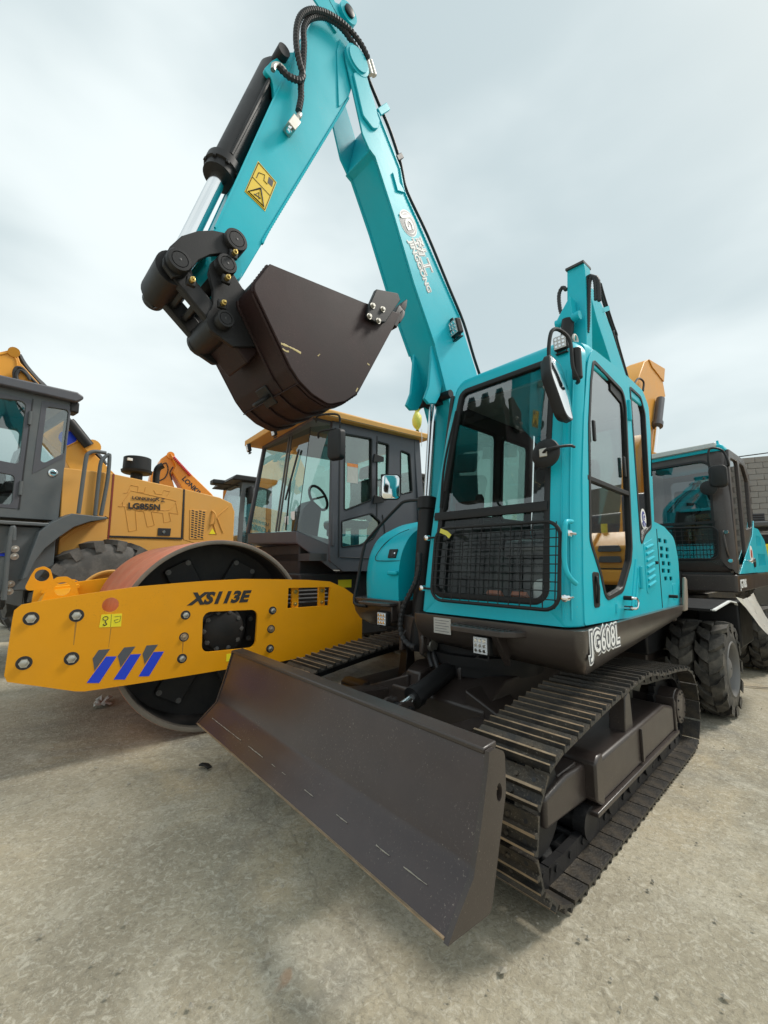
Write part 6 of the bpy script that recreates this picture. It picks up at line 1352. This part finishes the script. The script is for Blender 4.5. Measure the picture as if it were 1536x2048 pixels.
# --- yellow machine off to the right, seen mirrored in the door glass
k7 = thing('excavator', 'yellow excavator mirrored in the door glass of the teal machine', 'excavator', (9.2, 6.3, 0), 40)
body(k7, 'excavator_yellow', hood=2.0)
for y in (-1.15, -.45, .35):
    for i in range(2): M().prism(rpoly([(y, 1.40+.20*i), (y+.42, 1.40+.20*i), (y+.38, 1.52+.20*i), (y+.04, 1.52+.20*i)], .03, 3), 'x', -2.60, -2.545).obj('rear_grille', 'charcoal', k7, .01)
M().box((-2.58, -1.34, 1.28), (-2.53, 1.34, 1.30)).obj('panel_seam', 'label_black', k7)
M().prism(rpoly([(-2.55,.98),(-2.72,1.05),(-2.70,1.27),(-2.5,1.27)], .04, 3), 'y', -1.33, 1.33).obj('counterweight', 'excavator_yellow', k7, .03)
for y in (-1.36, 1.35): M().box((-2.2, y, 1.35), (-1.2, y+.012, 1.8)).obj('side_grille', 'charcoal', k7, .01)
M().cyl((-1.4, -.6, 1.95), (-1.4, -.6, 2.35), .05).obj('exhaust', 'black_part', k7); M().cyl((-1.9, .3, 2.0), (-1.9, .3, 2.18), .06).obj('beacon', 'yellow_bag', k7)
M().prism([(.9,1.6),(1.5,2.4),(2.2,4.6),(3.0,5.2),(3.1,4.9),(2.5,4.3),(1.9,2.2),(1.4,1.5)], 'y', -.3, .1).obj('boom', 'excavator_yellow', k7, .02)
M().prism([(3.0,5.2),(3.2,5.0),(3.6,2.6),(3.4,2.5),(2.8,4.7)], 'y', -.27, .07).obj('arm', 'excavator_yellow', k7, .02)
M().prism([(3.4,2.6),(3.9,2.5),(3.7,1.8),(3.1,1.7),(3.0,2.2)], 'y', -.6, .4).obj('bucket', 'black_part', k7, .02)
k8 = thing('excavator', 'ochre excavator farther back, mirrored beside the yellow one', 'excavator', (13.5, 7.6, 0), 60)
body(k8, 'yellow', hood=2.2)
M().prism([(.9,1.6),(1.5,2.4),(2.4,5.2),(3.2,5.8),(3.3,5.5),(2.7,4.9),(1.9,2.2),(1.4,1.5)], 'y', -.3, .1).obj('boom', 'yellow', k8, .02)
# --- green-yellow roller body at the right edge
k5 = thing('roller', 'lime yellow machine body with dark canopy at the right edge', 'roller', (10.500,11.000,0), 222)
z5 = [(-0.601,2.452),(-0.615,2.276),(-0.649,1.846)]
M().box((-2., -1.4, 1.05), (0, .8, 1.9)).obj('hull', 'label_bright', k5, .06, 3); M().box((-2., -1.3, 1.9), (-.05, .7, 2.15)).obj('dark_band', 'black_plastic', k5, .03)
M().box((-2.1, -1.5, 2.35), (.1, .9, 2.50)).obj('canopy', 'loader_grey', k5, .04)
for x in (-1.9, -.1):
    for y in (-1.3, .7): M().cyl((x, y, 2.1), (x, y, 2.4), .04, 10).obj('canopy_post', 'charcoal', k5)
for y in (-1.2, .6): tyre(k5, (-1., y, .6), .6, .4, 16)
# --- block wall of a building at the right
bw8 = thing('block_wall', 'grey concrete block wall of the building at the right edge', 'wall', (10.6, 15.4, 0), -28)
pbr('mortar', (.17, .16, .15), .9, var=.2, scale=9, bump=.3, bscale=40); pbr('block', (.30, .285, .265), .9, var=.28, scale=4, bump=.4, bscale=60, dust=(.18, .17, .15), damt=.5)
M().box((0, .0, 0), (12, .18, 5.0)).obj('mortar_bed', 'mortar', bw8)
for k in range(3): pass
bms = [M().box((.006, -.012-.004*k, .006), (.394, .06, .194)).mesh('block', 'block') for k in range(3)]
cnt = 0
for j in range(6, 25):
    for i in range(0, 15):
        x = i*.4+(.2 if j % 2 else 0); z = j*.2
        if 1.6 < x < 2.3 and 2.35 < z < 3.0: continue
        inst('block', bms[(i*7+j*3) % 3], bw8, Matrix.Translation((x, 0, z)), .008, 1)
M().box((1.7, -.03, 2.55), (2.5, .02, 3.05)).obj('louvre_vent', 'charcoal', bw8)
for i in range(6): M().box((1.72, -.05, 2.58+i*.08), (2.48, -.03, 2.61+i*.08)).obj('vent_slat', 'black_plastic', bw8)
wc = M().tube([(-1.0, -.3, 4.9), (2, -.35, 5.0), (6, -.3, 5.25)], .018, 6).obj('overhead_cable', 'black_plastic', bw8)
M().prism([(1.25,3.85),(1.9,3.6),(2.1,4.1),(1.5,4.35)], 'y', -.25, -.20).obj('hanging_board', 'red_oxide', bw8)
M().box((3.4, -.2, 3.2), (3.8, -.15, 3.6)).obj('red_sign', 'lamp_red', bw8)
# --- perimeter wall and a tree far behind
pw = M().box((-45, 33, 0), (6, 33.3, 2.4)); tag(pw.obj('perimeter_wall', 'block'), 'low grey perimeter wall far behind the machines', 'wall')
def tree(loc, h, r, seed, label, group=None):
    rnd = random.Random(seed); t = thing('tree', label, 'tree', loc)
    tk = M().tube([(0, 0, 0), (.1, 0, h*.3), (-.05, .1, h*.55), (.1, 0, h*.8)], lambda s: .16*(1-s)+.03, 8)
    for i in range(7):
        a = rnd.random()*6.28; z = h*(.3+.07*i); tk.tube([(0, 0, z), (r*.4*math.cos(a), r*.4*math.sin(a), z+h*.12), (r*.75*math.cos(a), r*.75*math.sin(a), z+h*.2)], lambda s: .05*(1-s)+.012, 6)
    tk.obj('trunk', 'bark', t); cr = M()
    cl = [(rnd.gauss(0, .38)*r, rnd.gauss(0, .38)*r, h*(.62+.17*rnd.gauss(0, 1)), rnd.uniform(.25, .55)*r*.8) for _ in range(26)]
    for cx, cy, cz, cr_ in cl:
        for _ in range(110):
            d = Vector((rnd.gauss(0, 1), rnd.gauss(0, 1), rnd.gauss(0, .8))).normalized()*cr_*rnd.random()**.4; p = Vector((cx, cy, max(h*.22, cz)))+d
            u = Vector((rnd.gauss(0, 1), rnd.gauss(0, 1), rnd.gauss(0, .6))).normalized(); v = u.orthogonal().normalized(); s = rnd.uniform(.07, .13)
            cr.add([p-u*s, p+v*s*.5, p+u*s, p-v*s*.5], [(0, 1, 2, 3)])
    me = bpy.data.meshes.new('crown'); me.from_pydata(cr.v, [], cr.f); me.materials.append(MT['leaf']); inst('crown', me, t)
pbr('bark', (.09, .07, .05), .9, var=.3); pbr('leaf', (.065, .105, .030), .6, var=.5, scale=1.5)
tree((17.6, 27., 0), 6.2, 2.6, 3, 'green broadleaf tree seen through the wheeled excavator cab')
# --- litter on the concrete
def scrap(p, s, mt, seed, nm, label, cat):
    rnd = random.Random(seed); n = 7; m = M()
    for i in range(n):
        for j in range(n): x = (i/(n-1)-.5)*s; y = (j/(n-1)-.5)*s*.5; m.v.append((x+rnd.gauss(0, s*.03), y+rnd.gauss(0, s*.04), .012+abs(noise.noise(Vector((x*14, y*16, seed))))*s*.35))
    m.f = [(i*n+j, i*n+j+1, i*n+n+j+1, i*n+n+j) for i in range(n-1) for j in range(n-1)]
    o = m.obj(nm, mt, None, 0, 2, 60); o.location = p; o.rotation_euler = (0, 0, seed); tag(o, label, cat)
GP = lambda *a: a
scrap((-2.81, 4.44, 0), .26, 'paper', 2, 'crumpled_paper', 'crumpled pale paper on the ground under the roller plate', 'litter')
sc2 = M().sweep([(-.05, 0, .012), (0, .008, .016), (.05, -.004, .012)], .035, .012).obj('rubber_scrap', 'black_plastic', None, .003); sc2.location = (-1.23, 3.11, 0); sc2.rotation_euler = (0, 0, -.5); tag(sc2, 'small black rubber scrap on the concrete left of the blade', 'litter')
